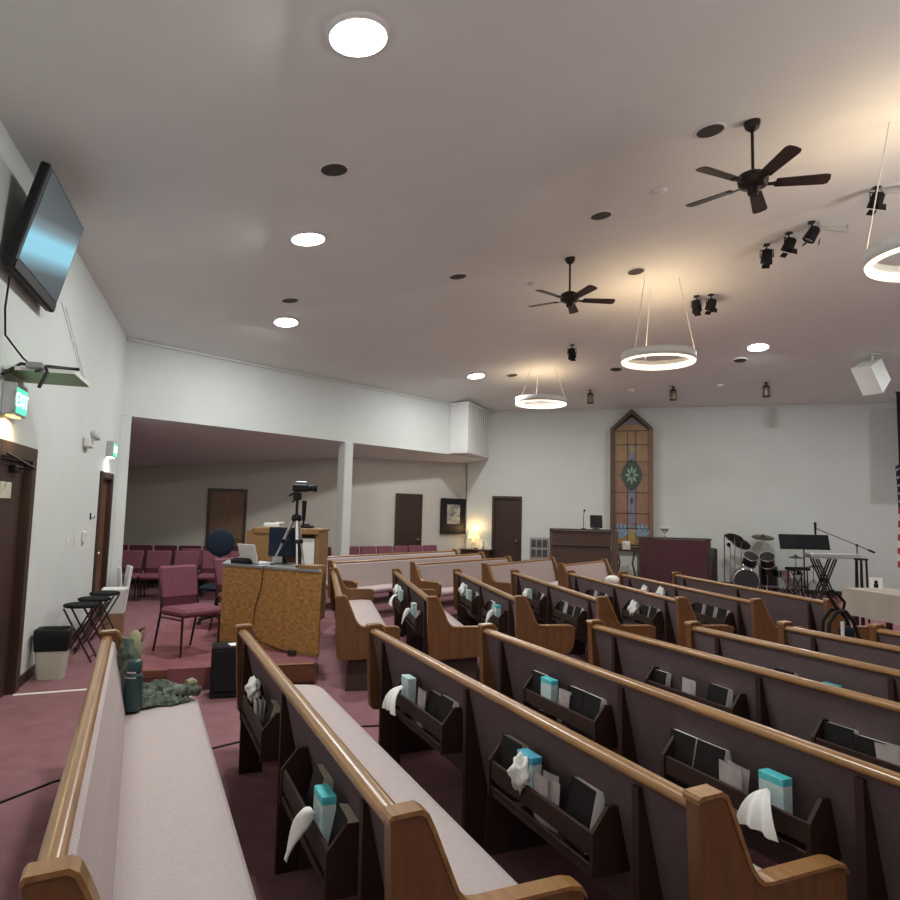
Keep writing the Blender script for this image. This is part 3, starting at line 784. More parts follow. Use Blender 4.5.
# ------------------------------------------------------------------ left side things
wb = thing('waste_bin', 'beige waste bin with black bag by the left wall', 'bin', (-3.855,6.84,0), R(18))
wb.scale = (.92,.92,.95)
def ring(w, d, z, r=.04, n=5):
    out = []
    for sx, sy, a0 in ((1,1,0),(-1,1,PI/2),(-1,-1,PI),(1,-1,1.5*PI)):
        for i in range(n):
            a = a0+PI/2*i/(n-1); out.append((sx*(w/2-r)+r*math.cos(a), sy*(d/2-r)+r*math.sin(a), z))
    return out
def loft(m, rings, cap0=True, cap1=True, smooth=True):
    n = len(rings[0]); vs = [p for r in rings for p in r]
    fs = [(i*n+k, i*n+(k+1)%n, (i+1)*n+(k+1)%n, (i+1)*n+k) for i in range(len(rings)-1) for k in range(n)]
    m.add(vs, fs, smooth)
    if cap0: m.add(rings[0], [list(range(n))[::-1]])
    if cap1: m.add(rings[-1], [list(range(n))])
    return m
m = loft(MB(), [ring(.26,.19,0), ring(.33,.25,.47)], True, False); obj('bin_body', m, M['beige'], wb)
m = loft(MB(), [ring(.318,.238,.285), ring(.338,.258,.40), ring(.342,.262,.49), ring(.32,.24,.505), ring(.29,.21,.49), ring(.27,.19,.30)], False, True); obj('bin_liner', m, M['black'], wb, label='black plastic bag folded over the rim')
st = thing('folding_stool', 'nearest black folding stool by the left wall, next to the bin', 'stool', (-3.98,7.55,0), R(12), 'folding stools')
m = MB(); m.lathe([(.16,.585),(.172,.592),(.172,.615),(.15,.622)], 20); obj('seat', m, M['blackfab'], st)
for y in (-.11,.11):
    m = MB(); m.tube([(-.14,y,.58),(.17,y,.01)], .010, 6); obj('leg', m, M['blackm'], st)
    m = MB(); m.tube([(.14,y*.85,.58),(-.17,y*.85,.01)], .010, 6); obj('leg', m, M['blackm'], st)
for q_ in ((.145,.06),(-.145,.06),(.05,.23)):
    m = MB(); m.tube([(q_[0],-.11,q_[1]),(q_[0],.11,q_[1])], .008, 6); obj('cross_bar', m, M['maroonm'], st)
dup(st, (-4.10,8.06,0), R(30), 'middle one of the three black folding stools')
dup(st, (-4.24,8.58,0), R(5), 'farthest of the three black folding stools')
m = MB(); m.box((0,0,.14),(.26,.26,.28), b=.004); m.box((0,0,.281),(.02,.24,.003)); single('cardboard_carton', m, M['lightwood'], 'brown cardboard carton on the floor behind the stools', 'carton', (-4.40,9.18,0), R(20))
m = loft(MB(), [ring(.24,.24,0,.03), ring(.30,.30,.30,.03), ring(.31,.31,.315,.03), ring(.28,.28,.315,.03), ring(.24,.24,.03,.03)], True, True); single('white_tub', m, M['whitepl'], 'white plastic tub on the brown carton behind the stools', 'tub', (-4.40,9.18,.284), R(20))
fb = thing('folded_sign_board', 'white folded board leaning at the alcove opening', 'board', (-5.20,11.20,0), R(35))
m = MB(); m.box((0,.0,.36),(.05,.30,.72), roty(R(6)), b=.01); obj('front_leaf', m, M['whitepl'], fb)
m = MB(); m.box((-.09,.0,.35),(.03,.30,.70), roty(R(-5)), b=.01); obj('rear_leaf', m, M['whitepl'], fb)
# bottle, jacket and cap on the nearest pew
p, a = at('P1', 2.86, .185, .468)
tb = thing('thermos_bottle', 'dark green thermos bottle standing at the far end of the nearest pew', 'bottle', p, a)
m = MB(); m.lathe([(.046,0),(.052,.006),(.052,.19),(.046,.215),(.040,.222)], 24); obj('bottle_body', m, M['bottle'], tb)
m = MB(); m.lathe([(.041,.222),(.043,.228),(.043,.285),(.036,.296),(.01,.298)], 24); obj('screw_cap', m, M['bottle'], tb)
m = MB(); m.lathe([(.0525,.196),(.0525,.202)], 24); m.lathe([(.0435,.224),(.0435,.232)], 24); obj('steel_band', m, M['chrome'], tb)
p, a = at('P1', 2.99, .325, .468)
jk = thing('camouflage_jacket', 'crumpled green camouflage jacket at the far end of the nearest pew', 'jacket', p, a)
jk.scale = (.82,.78,.80)
rr = random.Random(3)
ph = [rr.uniform(0,6.3) for _ in range(8)]
def jf(p, q):
    th = PI*.5*min(1, p*1.0); g = 2*PI*q
    k = 1+.16*math.sin(3*g+ph[0])+.10*math.sin(7*g+ph[1]+4*p)
    return (.15*k*math.sin(th)*math.cos(g), .22*k*math.sin(th)*math.sin(g), max(.004, .105*math.cos(th)*(1+.35*math.sin(9*p*3+5*g+ph[2]))*(1+.3*math.sin(2*g+ph[3]))))
m = MB(); m.grid(jf, 22, 44); m.add([jf(1,j/44) for j in range(44)], [list(range(44))]); obj('jacket_body', m, M['camo'], jk)
m = MB()
m.tube([(-.02,-.05,.06),(-.03,-.17,.085),(.02,-.27,.07),(.04,-.32,.05)], [.055,.05,.045,.04], 12); obj('sleeve', m, M['camo'], jk)
m = MB(); m.tube([(.07,-.08,.05),(.08,-.20,.06),(.05,-.31,.045)], [.045,.04,.035], 12); obj('sleeve', m, M['camo'], jk)
m = MB(); m.tube([(.0,-.22,.125),(.02,-.26,.13),(.05,-.285,.115)], [.03,.035,.028], 10); obj('pale_lining', m, M['khaki'], jk, label='pale crumpled lining')
p, a = at('P1', 3.02, .14, .470)
bg = thing('backpack', 'khaki and green backpack upright in the far corner of the nearest pew', 'backpack', p, a+R(25))
m = MB()
def bf(p, q):
    g = 2*PI*q; z = .40*p
    w = (.105*(1-.55*p**3)); d = .075*(1-.55*p**2)
    return (w*math.cos(g)*(1+.06*math.sin(6*g+3*p)), d*math.sin(g)*(1+.06*math.sin(5*g)), z)
m.grid(bf, 14, 24); m.add([bf(1,j/24) for j in range(24)], [list(range(24))]); m.add([bf(0,j/24) for j in range(24)], [list(range(24))[::-1]]); obj('bag_body', m, M['camo'], bg)
m = MB(); m.ball((-.01,-.035,.335),(.052,.052,.110), 10); obj('top_flap', m, M['khaki'], bg)
m = MB(); m.tube([(-.05,-.06,.38),(-.02,-.10,.45),(.03,-.09,.44),(.05,-.05,.37)], .010, 8); obj('carry_strap', m, M['stepwood'], bg)
# wall bits on the left wall
WA = R(108)
sw = thing('light_switch', 'left one of the small white switch plates on the left wall', 'switch', lw(1.75,.001,1.245), WA, 'switch plates')
m = MB(); m.box((0,-.004,0),(.075,.008,.115), b=.003); obj('plate', m, M['whitepl'], sw)
m = MB(); m.box((0,-.011,0),(.012,.012,.026), b=.002); obj('toggle', m, M['white'], sw)
dup(sw, lw(2.18,.001,1.245), WA, 'middle one of the small white switch plates on the left wall')
th = thing('thermostat', 'white thermostat box right of the two switch plates on the left wall', 'thermostat', lw(2.65,.001,1.28), WA)
m = MB(); m.box((0,-.018,0),(.13,.036,.14), b=.008); obj('case', m, M['whitepl'], th)
m = MB(); m.box((0,-.038,.02),(.07,.004,.035)); obj('display', m, M['lgrey'], th)
m = MB(); m.box((0,-.006,0),(.05,.012,.09), b=.003); m.tube([(0,-.012,-.02),(0,-.05,-.03),(0,-.055,.005)], .007, 6); single('coat_hook', m, M['black'], 'small black hook on the left wall by the second door', 'hook', lw(3.05,.001,1.54), WA)
em = thing('emergency_light', 'twin headed white emergency light on the left wall', 'emergency light', lw(2.38,.001,2.47), WA)
m = MB(); m.box((0,-.04,0),(.28,.08,.12), b=.015); obj('case', m, M['whitepl'], em)
for x in (-.09,.09):
    m = MB(); m.lathe([(.03,0),(.055,.02),(.06,.07),(.05,.075)], 14, tr(x,-.07,.09) @ rotx(R(75))); obj('lamp_head', m, M['lgrey'], em)
def exit_sign(label, s, z, L, H, T, down):
    r = thing('exit_sign', label, 'exit sign', lw(s,.001,z), WA, 'exit signs')
    m = MB(); m.box((L/2,-T/2,0),(L,T,H), b=.008); obj('housing', m, M['lgrey'], r)
    m = MB(); m.box((L/2,-T-.002,-.012),(L-.04,.006,H-.06)); obj('green_face', m, M['exit'], r, label='lit green face')
    cu = bpy.data.curves.new('letters', 'FONT'); cu.body = 'EXIT'; cu.size = H*.62; cu.align_x = 'CENTER'; cu.align_y = 'CENTER'; cu.extrude = .001
    t = bpy.data.objects.new('letters', cu); col.objects.link(t)
    dg = bpy.context.evaluated_depsgraph_get(); me = bpy.data.meshes.new_from_object(t.evaluated_get(dg)); bpy.data.objects.remove(t)
    me.materials.clear(); me.materials.append(M['exitlet'])
    t = bpy.data.objects.new('letters', me); col.objects.link(t); t.parent = r; t.location = (L/2,-T-.007,-.012); t.rotation_euler = (PI/2,0,0)
    m = MB(); m.box((L/2,-T/2,-H/2-.004),(L*.6,T*.6,.012)); obj('downlight_lens', m, M['shade'] if down else M['led'], r)
    ld = bpy.data.lights.new('exit_downlight', 'AREA'); ld.size = .12; ld.energy = 5 if down else 3.2; ld.color = (1,.78,.40) if down else (1,.95,.85)
    lo = bpy.data.objects.new('exit_downlight', ld); col.objects.link(lo); lo.location = lw(s+L/2,.085,z-H/2-.03); lo.rotation_euler = (0,0,0)
    return r
exit_sign('lit green exit sign above the near dark door on the left wall', -1.02, 2.53, .32, .26, .10, True)
exit_sign('lit exit sign above the brown far door on the left wall', 3.93, 2.53, .32, .24, .10, False)
# television, tilted down
tv = thing('wall_television', 'large television tilted forward high on the left wall', 'television', lw(-1.42,.10,3.47), WA)
ta = R(13.5)
def tvpart(name, m, mt, label=None):
    o = obj(name, m, mt, tv, label=label); o.rotation_euler.x = ta; return o
m = MB(); m.box((.65,.03,.44),(1.30,.075,.88), b=.012); tvpart('case', m, M['black'])
m = MB(); m.box((.66,-.0095,.475),(1.20,.006,.75)); tvpart('screen', m, M['screen'], 'screen with a pale blue reflection painted on')
m = MB(); m.box((.65,-.012,.045),(1.25,.012,.07), b=.004); tvpart('speaker_bar', m, M['black'])
m = MB(); m.box((.65,.02,.60),(.40,.10,.30), b=.01); m.tube([(.5,.06,.5),(.5,-.02,.5)],.02,6); obj('wall_bracket', m, M['blackm'], tv, (0,-.02,0))
def wtube(name, pts, r, mt, label, cat):
    m = MB(); m.tube([lw(*q) for q in pts], r, 6); return single(name, m, mt, label, cat)
wtube('signal_cable', [(-1.28,.06,3.44),(-1.22,.03,3.2),(-1.16,.03,3.0),(-1.0,.12,2.86),(-.92,.2,2.79)], .008, M['black'], 'black cable hanging from the television to the acrylic shelf', 'cable')
hs = thing('hanging_shelf', 'acrylic shelf with painted green glow, hung on wires under the television', 'shelf', lw(-1.06,.012,2.75), WA)
m = MB(); m.box((.30,-.25,0),(.62,.50,.012), b=.003); obj('shelf_plate', m, M['green'], hs)
m = MB()
for y in (-.005,-.5): m.box((.30,y,.012),(.63,.014,.03))
for x in (-.01,.61): m.box((x,-.25,.012),(.014,.5,.03))
obj('shelf_rim', m, M['whitepl'], hs)
for x, dxx in ((.57,-.12),(.45,-.16)):
    m = MB(); m.tube([(x,-.48,.02),(x+dxx,-.30,.66)], .004, 5); obj('suspension_wire', m, M['lgrey'], hs)
m = MB(); m.tube([(-.1,-.02,-.06),(.05,-.1,.06),(.20,-.30,.08),(.34,-.46,.10)], .014, 7); m.tube([(-.12,-.25,-.02),(.1,-.3,.05),(.3,-.46,.10)], .010, 7); m.tube([(-.05,-.30,.03),(-.16,-.34,-.03),(-.2,-.30,-.16)], .014, 7); obj('bracket_arm', m, M['black'], hs)
m = MB(); m.box((.02,-.22,.04),(.16,.12,.05), b=.008); obj('receiver_box', m, M['grey'], hs)
# floor strip and cable
m = MB(); m.tube([(-2.75,3.55,.006),(-2.5,4.02,.006),(-2.37,4.34,.006),(-1.95,4.72,.006),(-1.66,4.94,.006),(-1.45,5.16,.006),(-.9,5.5,.006),(-.3,5.62,.006)], .007, 6)
single('floor_cable', m, M['black'], 'dark cable running across the carpet under the near pews', 'cable')
sx, sy = (-3.81,6.19); ex, ey = (-2.93,6.60)
an = math.atan2(ey-sy, ex-sx); Ls = math.hypot(ex-sx, ey-sy)
m = MB(); m.box((Ls/2,0,.004),(Ls,.045,.008), b=.003); struct('trim_3', m, M['linewhite'], None, (sx,sy,0), an)

# ------------------------------------------------------------------ platform and stage things
FA = math.atan2(K3[1]-K2[1], K3[0]-K2[0])
og = thing('organ_console', 'dark brown wooden organ console seen from behind', 'organ', (2.20,14.62,.2), R(-10))
m = MB(); m.box((.62,.04,.60),(1.24,.05,1.20), b=.008); obj('back_panel', m, M['organ'], og)
m = MB(); m.box((.62,-.004,.90),(1.22,.03,.022), b=.004); obj('ledge', m, M['organ'], og)
m = MB(); m.box((.62,-.002,.05),(1.22,.03,.10)); obj('kick_board', m, M['organ'], og)
for x in (.0,1.30):
    m = MB(); m.prism([(0,0),(.62,0),(.62,.72),(.40,.80),(.34,1.21),(0,1.21)], x-.03, x+.03); obj('end_panel', m, M['organside'], og)
m = MB(); m.box((1.34,.02,.60),(.12,.10,1.21), b=.01); obj('corner_post', m, M['organside'], og)
m = MB(); m.box((.65,.17,1.22),(1.36,.40,.028), b=.006); obj('top_board', m, M['organ'], og)
m = MB(); m.box((.65,.50,.74),(1.24,.30,.05)); m.box((.65,.42,.83),(1.2,.14,.03)); obj('keyboards', m, M['whitepl'], og)
ca, sa = math.cos(R(-10)), math.sin(R(-10))
def orgp(x, y, z): return (2.20+ca*x-sa*y, 14.62+sa*x+ca*y, z)
m = MB(); m.box((0,0,.16),(.26,.02,.27), rotx(R(-12)), b=.006); m.box((0,.03,.01),(.14,.14,.02), b=.004); m.tube([(0,.04,.02),(0,.04,.1)],.014,6); single('small_monitor', m, M['black'], 'small dark monitor standing on the organ top', 'monitor', orgp(.95,.16,1.436), R(-6))
m = MB(); m.lathe([(.05,0),(.05,.015),(.012,.02)], 12); m.tube([(0,0,.02),(0,0,.26),(.01,-.03,.36)], .007, 6); m.ball((.01,-.04,.385), .024, 8); single('gooseneck_microphone', m, M['black'], 'thin gooseneck microphone on the organ top left of the monitor', 'microphone', orgp(.68,.10,1.436))
ac = thing('drawer_cabinet', 'grey cabinet with a grid of small drawers on a black stand beside the organ', 'cabinet', (1.76,14.70,.74), R(-10))
m = MB(); m.box((.20,.12,.25),(.40,.24,.50), b=.01); obj('case', m, M['grey'], ac)
for i in range(3):
    for j in range(2):
        m = MB(); m.box((.08+.12*i,-.006,.17+.20*j),(.095,.014,.15), b=.004); obj('drawer_front', m, M['vent'], ac)
bs = thing('equipment_stand', 'black equipment stand under the grey drawer cabinet', 'stand', (1.60,14.68,.2), R(-10))
m = MB(); m.box((.27,.15,.525),(.54,.34,.03), b=.006); obj('stand_top', m, M['black'], bs)
for x in (.03,.51):
    m = MB(); m.tube([(x,.03,.51),(.27+(.27-x)*.9,.03,.01)], .014, 6); m.tube([(x,.28,.51),(.27+(.27-x)*.9,.28,.01)], .014, 6); obj('leg', m, M['blackm'], bs)
m = MB(); m.box((.27,.17,.25),(.46,.26,.30), b=.01); obj('power_amplifier', m, M['black'], bs)
pn = thing('upright_piano', 'upright piano with a wine red cloth back turned to the pews', 'piano', (4.12,14.62,.2), R(-9))
PWD = 1.42
m = MB(); m.box((PWD/2-.02,.02,.54),(PWD-.06,.03,1.05)); obj('back_cloth', m, M['pianocloth'], pn)
for x in (.0,.70,PWD-.01):
    m = MB(); m.box((x,.06,.54),(.035 if x != .7 else .018,.10 if x != .7 else .05,1.06)); obj('back_post', m, M['organ'] if x != .7 else M['pianocloth'], pn)
m = MB(); m.box((PWD/2,.20,1.085),(PWD+.06,.42,.03), b=.008); obj('lid', m, M['organ'], pn)
for x in (0.0,PWD):
    m = MB(); m.prism([(.08,0),(.50,0),(.50,.68),(.36,.72),(.34,1.07),(.08,1.07)], x-.02, x+.02); obj('side_panel', m, M['organside'], pn)
m = MB(); m.box((PWD/2,.42,.68),(PWD-.06,.18,.06)); obj('keybed', m, M['organ'], pn)
fl = thing('glass_vase', 'small clear vase on the wine red piano', 'vase', (4.66,14.72,1.301), 0)
m = MB(); m.lathe([(.045,0),(.012,.03),(.012,.06),(.05,.12),(.10,.18),(.098,.18),(.045,.12),(.004,.07)], 18); obj('vase_body', m, M['glass'], fl)
m = MB(); m.tube([(-.10,0,.205),(.10,0,.21)], .010, 6); m.ball((-.08,0,.21),.02,6); m.ball((.09,0,.215),.02,6); obj('white_sprig', m, M['paper'], fl)
m = MB()
bt = thing('console_table', 'small dark table with bowed legs between organ and piano', 'table', (3.72,14.80,.2), R(-10))
m = MB(); m.box((.13,.15,.80),(.46,.34,.03), b=.006); obj('table_top', m, M['organ'], bt)
for x in (-.06,.32):
    m = MB(); m.tube([(x,.05,.79),(x+.06*(1 if x<.1 else -1),.02,.55),(x,.0,.28),(x+.02,.02,.02)], .02, 7); obj('leg', m, M['organ'], bt)
m = MB(); m.box((0,0,.09),(.17,.10,.18), b=.01); m.box((0,-.052,.12),(.13,.01,.07)); single('white_card_box', m, M['whitepl'], 'white box with dark window on the small dark table', 'box', (3.87,14.88,1.0165), R(-8))
m = MB(); m.box((.01,0,.23),(.30,.02,.46), b=.004); single('poster_board', m, M['paper'], 'white board leaning behind the bowed legs of the small dark table', 'board', (3.86,15.25,.203), R(-10))
pl2 = MB(); pl2.box((0,0,.45),(.05,.40,.90), b=.01); single('folded_screen', pl2, M['organ'], 'dark narrow board standing at the right end of the piano', 'board', (5.72,14.72,.2), R(-9))
ss = thing('floor_wedge_speaker', 'small black speaker on the platform right of the piano', 'speaker', (5.84,14.35,.2), R(-12))
m = MB(); m.prism([(0,0),(.24,0),(.24,.22),(.07,.22)], -.14, .14); obj('cabinet', m, M['black'], ss)
m = MB(); m.box((0,.026,.10),(.24,.008,.18), rotx(R(-18))); obj('grille', m, M['blackfab'], ss)
# drum kit
def cymbal(label, x, y, z, r, tilt, az, boom=True):
    t = thing('cymbal_stand', label, 'cymbal', (x,y,.2), 0, 'cymbals of the drum kit')
    h = z-.2
    m = MB(); m.tube([(0,0,.25),(0,0,h)], .011, 7); obj('stand_pole', m, M['chrome'], t)
    for k in range(3):
        a = k*2*PI/3+.4; m = MB(); m.tube([(0,0,.35),(.26*math.cos(a),.26*math.sin(a),.01)], .008, 6); obj('leg', m, M['chrome'], t)
    Mx = tr(0,0,h) @ rotz(az) @ rotx(tilt)
    m = MB(); m.lathe([(.004,.030),(.03,.030),(.045,.012),(r*.6,.002),(r,-.016),(r,-.019),(r*.6,-.002),(.045,.008),(.004,.02)], 28, Mx); obj('cymbal', m, M['cymbal'], t)
    m = MB(); m.lathe([(.012,.03),(.014,.05),(.006,.06)], 8, Mx); obj('wing_nut', m, M['black'], t)
    return t
bd = thing('bass_drum', 'black bass drum with smoked front head and two toms mounted on top', 'drum', (6.36,14.70,.2), R(-14))
m = MB(); m.lathe([(.25,0),(.25,.40)], 30, tr(0,0,.27) @ rotx(PI/2) @ tr(0,0,-.40) @ tr(0,0,.2)); obj('shell', m, M['drumshell'], bd)
m = MB(); m.lathe([(.235,0),(.235,.006)], 30, tr(0,-.203,.27) @ rotx(PI/2)); obj('front_head', m, M['drumhead'], bd)
m = MB()
m.tube([(.252*math.cos(k*PI/16),-.20,.27+.252*math.sin(k*PI/16)) for k in range(33)], .014, 6, False); obj('hoop', m, M['chrome'], bd)
m = MB()
for k in range(8):
    a = k*PI/4+.3; m.tube([(.262*math.cos(a),-.21,.27+.262*math.sin(a)),(.262*math.cos(a),.18,.27+.262*math.sin(a))], .006, 5)
obj('tension_rods', m, M['chrome'], bd)
for sx in (-1,1):
    m = MB(); m.tube([(sx*.2,-.15,.15),(sx*.34,-.24,.01)], .010, 6); obj('spur', m, M['chrome'], bd)
    T = tr(sx*.17+.28,.0,.70) @ rotx(R(38)) @ roty(R(-sx*8))
    m = MB(); m.lathe([(.145,-.10),(.145,.10)], 24, T); tm = obj('tom', m, M['drumshell'], bd)
    m = MB(); m.lathe([(.135,.101),(.135,.104)], 24, T); m.lathe([(.135,-.104),(.135,-.101)], 24, T); obj('tom_head', m, M['drumhead'], tm)
    m = MB()
    for zz in (-.1,.1):
        m.tube([T @ Vector((.150*math.cos(k*PI/12),.150*math.sin(k*PI/12),zz)) for k in range(25)], .009, 5, False)
    obj('tom_hoop', m, M['chrome'], tm)
    m = MB(); m.tube([(sx*.04+.10,0,.49),(sx*.06+.22,0,.62),(sx*.12+.28,0,.70)], .012, 6); obj('tom_arm', m, M['chrome'], bd)
cymbal('tilted dark cymbal left of the drum kit, upper one', 6.24,14.90,1.34,.19,R(-32),R(-50))
cymbal('tilted dark cymbal overlapping below the upper left one', 6.46,15.08,1.22,.205,R(-38),R(-55))
cymbal('flat dark ride cymbal above the middle of the drum kit', 6.88,14.95,1.37,.23,R(14),R(-10))
cymbal('thin hi hat cymbal pair right of the toms', 7.42,14.62,.985,.16,R(3),0)
cymbal('small low cymbal between hi hat and keyboard', 7.78,14.60,.80,.20,R(-8),R(20))
dr = thing('snare_drum', 'small chrome snare drum on its stand right of the bass drum', 'drum', (7.22,14.66,.2), 0)
m = MB(); m.lathe([(.17,.36),(.17,.49)], 26); obj('shell', m, M['chrome'], dr)
m = MB(); m.lathe([(.165,.491),(.165,.494)], 26); obj('drum_head', m, M['drumhead'], dr)
m = MB()
for k in range(3):
    a = k*2*PI/3; m.tube([(.1*math.cos(a),.1*math.sin(a),.36),(0,0,.22),(-.2*math.cos(a),-.2*math.sin(a),.01)], .008, 5)
obj('stand', m, M['chrome'], dr)
dt = thing('drum_throne', 'round black drum stool behind the hi hat', 'stool', (7.50,14.95,.2), 0)
m = MB(); m.lathe([(.15,.40),(.17,.41),(.17,.47),(.14,.49)], 22); obj('seat', m, M['blackfab'], dt)
m = MB(); m.tube([(0,0,.41),(0,0,.15)], .014, 7)
for k in range(3):
    a = k*2*PI/3+.5; m.tube([(0,0,.25),(.22*math.cos(a),.22*math.sin(a),.01)], .010, 6)
obj('tripod_base', m, M['chrome'], dt)
ft = thing('floor_tom', 'black floor tom behind the right side of the bass drum', 'drum', (6.98,14.95,.2), 0)
m = MB(); m.lathe([(.19,.18),(.19,.56)], 26); obj('shell', m, M['drumshell'], ft)
m = MB(); m.lathe([(.185,.561),(.185,.565)], 26); obj('drum_head', m, M['drumhead'], ft)
for k in range(3):
    a = k*2*PI/3; m = MB(); m.tube([(.2*math.cos(a),.2*math.sin(a),.4),(.2*math.cos(a),.2*math.sin(a),.01)], .008, 5); obj('leg', m, M['chrome'], ft)
ms = thing('microphone_stand', 'thin straight microphone stand left of the drum kit', 'microphone stand', (5.90,14.62,.2), 0)
m = MB(); m.tube([(0,0,.2),(0,0,1.17)], .010, 7); obj('pole', m, M['blackm'], ms)
for k in range(3):
    a = k*2*PI/3+.2; m = MB(); m.tube([(0,0,.26),(.24*math.cos(a),.24*math.sin(a),.01)], .009, 6); obj('leg', m, M['blackm'], ms)
m = MB(); m.tube([(0,0,1.17),(.02,-.05,1.2)], [.012,.020], 8); obj('microphone', m, M['black'], ms)
mb = thing('drum_microphone', 'small microphone on a short stand between the left cymbals and the thin stand', 'microphone', (6.27,15.22,.2), 0)
m = MB(); m.tube([(0,0,.1),(0,0,.92)], .009, 6)
for k in range(3):
    a = k*2*PI/3+.9; m.tube([(0,0,.2),(.2*math.cos(a),.2*math.sin(a),.01)], .008, 6)
obj('stand', m, M['chrome'], mb)
m = MB(); m.ball((-.05,-.05,.98), .045, 8); m.tube([(0,0,.92),(-.04,-.04,.96)], .015, 6); obj('microphone_head', m, M['black'], mb)
# keyboard on its crossed stand
kb = thing('electronic_keyboard', 'silver electronic keyboard on a crossed black stand', 'keyboard', (6.93,13.02,.2), R(3))
m = MB(); m.box((.47,.14,.865),(.97,.30,.075), b=.015); obj('keyboard_case', m, M['silver'], kb)
m = MB(); m.box((.47,.20,.906),(.90,.14,.012)); obj('control_panel', m, M['lgrey'], kb)
m = MB(); m.box((.47,.07,.907),(.90,.12,.010)); obj('keys', m, M['white'], kb)
ks = thing('keyboard_stand', 'black double crossed folding stand under the silver keyboard', 'stand', (7.02,13.10,.2), R(3))
for y in (-.02,.16):
    for k in (0,1):
        o_ = .05*k
        m = MB(); m.tube([(.0+o_,y,.81),(.38+o_-.02,y,.015)], .016, 7); obj('leg', m, M['blackm'], ks)
        m = MB(); m.tube([(.40+o_-.02,y+.03,.81),(.02+o_,y+.03,.015)], .016, 7); obj('leg', m, M['blackm'], ks)
m = MB(); m.tube([(.21,-.05,.42),(.21,.22,.42)], .022, 8); obj('pivot', m, M['blackm'], ks)
rs_ = thing('music_stand', 'wide black music board standing behind the keyboard', 'music stand', (7.14,13.72,.2), R(2))
m = MB(); m.box((0,0,1.10),(1.02,.016,.29), rotx(R(-14)), b=.004); m.box((0,-.05,.96),(1.0,.07,.012)); obj('music_board', m, M['black'], rs_)
m = MB(); m.tube([(0,.02,.2),(0,.02,1.04)], .014, 7); obj('pole', m, M['blackm'], rs_)
for k in range(3):
    a = k*2*PI/3+.3; m = MB(); m.tube([(0,.02,.26),(.25*math.cos(a),.02+.25*math.sin(a),.01)], .010, 6); obj('leg', m, M['blackm'], rs_)
kc = thing('keyboard_bench', 'small black crossed leg bench left of the keyboard stand', 'stool', (6.83,13.40,.2), R(4))
m = MB(); m.box((0,0,.60),(.38,.28,.05), b=.015); obj('seat', m, M['blackfab'], kc)
for y in (-.1,.1):
    m = MB(); m.tube([(-.13,y,.58),(-.15,y,.02)], .012, 6); obj('leg', m, M['blackm'], kc)
    m = MB(); m.tube([(.13,y,.58),(.15,y,.02)], .012, 6); obj('leg', m, M['blackm'], kc)
m = MB(); m.tube([(-.14,0,.05),(.13,0,.55)], .010, 6); m.tube([(.14,0,.05),(-.13,0,.55)], .010, 6); obj('cross_brace', m, M['blackm'], kc)
bm = thing('boom_microphone_stand', 'black boom microphone stand reaching over the keyboard', 'microphone stand', (7.98,13.36,.2), 0)
m = MB(); m.tube([(0,0,.15),(0,0,1.08)], .011, 7); obj('pole', m, M['blackm'], bm)
for k in range(3):
    a = k*2*PI/3+.1; m = MB(); m.tube([(0,0,.24),(.28*math.cos(a),.28*math.sin(a),.01)], .009, 6); obj('leg', m, M['blackm'], bm)
m = MB(); m.tube([(-.80,0,1.37),(.0,0,1.07),(.30,0,.955)], .008, 6); m.tube([(.22,0,.985),(.34,0,.94)], .02, 8); m.ball((0,0,1.07), .025, 7); obj('boom_arm', m, M['blackm'], bm)
m = MB(); m.tube([(-.81,-.01,1.25),(-.81,-.01,1.45)], [.018,.026], 9); m.ball((-.81,-.01,1.46), .028, 7); obj('microphone', m, M['black'], bm)
# the stage stands level with the hall floor, close to the front wall: set the distances and full sizes
def set_back(names, f, zs):
    for o in [o for o in bpy.data.objects if o.parent is None and o.name.split('.')[0] in names]:
        x, y, z = o.location
        o.location = (x*f, y*f, max(0, z-.2)*zs)
        o.scale = (f, f, zs)
set_back(('organ_console','small_monitor','gooseneck_microphone','drawer_cabinet','equipment_stand','upright_piano','glass_vase','console_table','white_card_box','poster_board','folded_screen','floor_wedge_speaker'), 1.11, 1.133)
set_back(('cymbal_stand','bass_drum','snare_drum','drum_throne','floor_tom','microphone_stand','drum_microphone'), 1.085, 1.13)
set_back(('electronic_keyboard','keyboard_stand','music_stand','keyboard_bench','boom_microphone_stand'), 1.11, 1.14)
# bar stool, communion table, walker, flag
br = thing('bar_stool', 'tall narrow black stool behind the white clothed table', 'stool', (6.66,11.05,0), R(10))
m = MB(); m.box((0,0,1.12),(.15,.15,.03), b=.008); obj('seat', m, M['black'], br)
for x in (-.045,.045):
    for y in (-.055,.055):
        m = MB(); m.tube([(x,y,1.11),(x*1.1,y*1.4,.01)], .016, 6); obj('leg', m, M['black'], br)
TA = R(-80); T0 = (5.66,9.82)
ctb = thing('communion_table', 'long dark table under the white cloth beside the front middle pew', 'table', (*T0,0), TA)
m = MB(); m.box((.85,.36,.75),(1.66,.66,.04)); obj('table_top', m, M['organ'], ctb)
for x in (.10,1.60):
    for y in (.09,.63):
        m = MB(); m.box((x,y,.365),(.06,.06,.73)); obj('leg', m, M['organ'], ctb)
m = MB()
def cl(t, q):
    """t round the table edge, q from top to hem"""
    P = [(-.02,-.01),(1.72,-.01),(1.72,.73),(-.02,.73)]
    k = int(t*4) % 4; f = t*4-int(t*4)
    a, b = P[k], P[(k+1)%4]
    x, y = a[0]+(b[0]-a[0])*f, a[1]+(b[1]-a[1])*f
    cx, cy = .85,.36
    ripple = .022*q*math.sin((k*7+f*(14 if k%2==0 else 7))*1.7)+.025*q
    nx, ny = [(0,-1),(1,0),(0,1),(-1,0)][k]
    return (x+nx*ripple, y+ny*ripple, .775-.36*q)
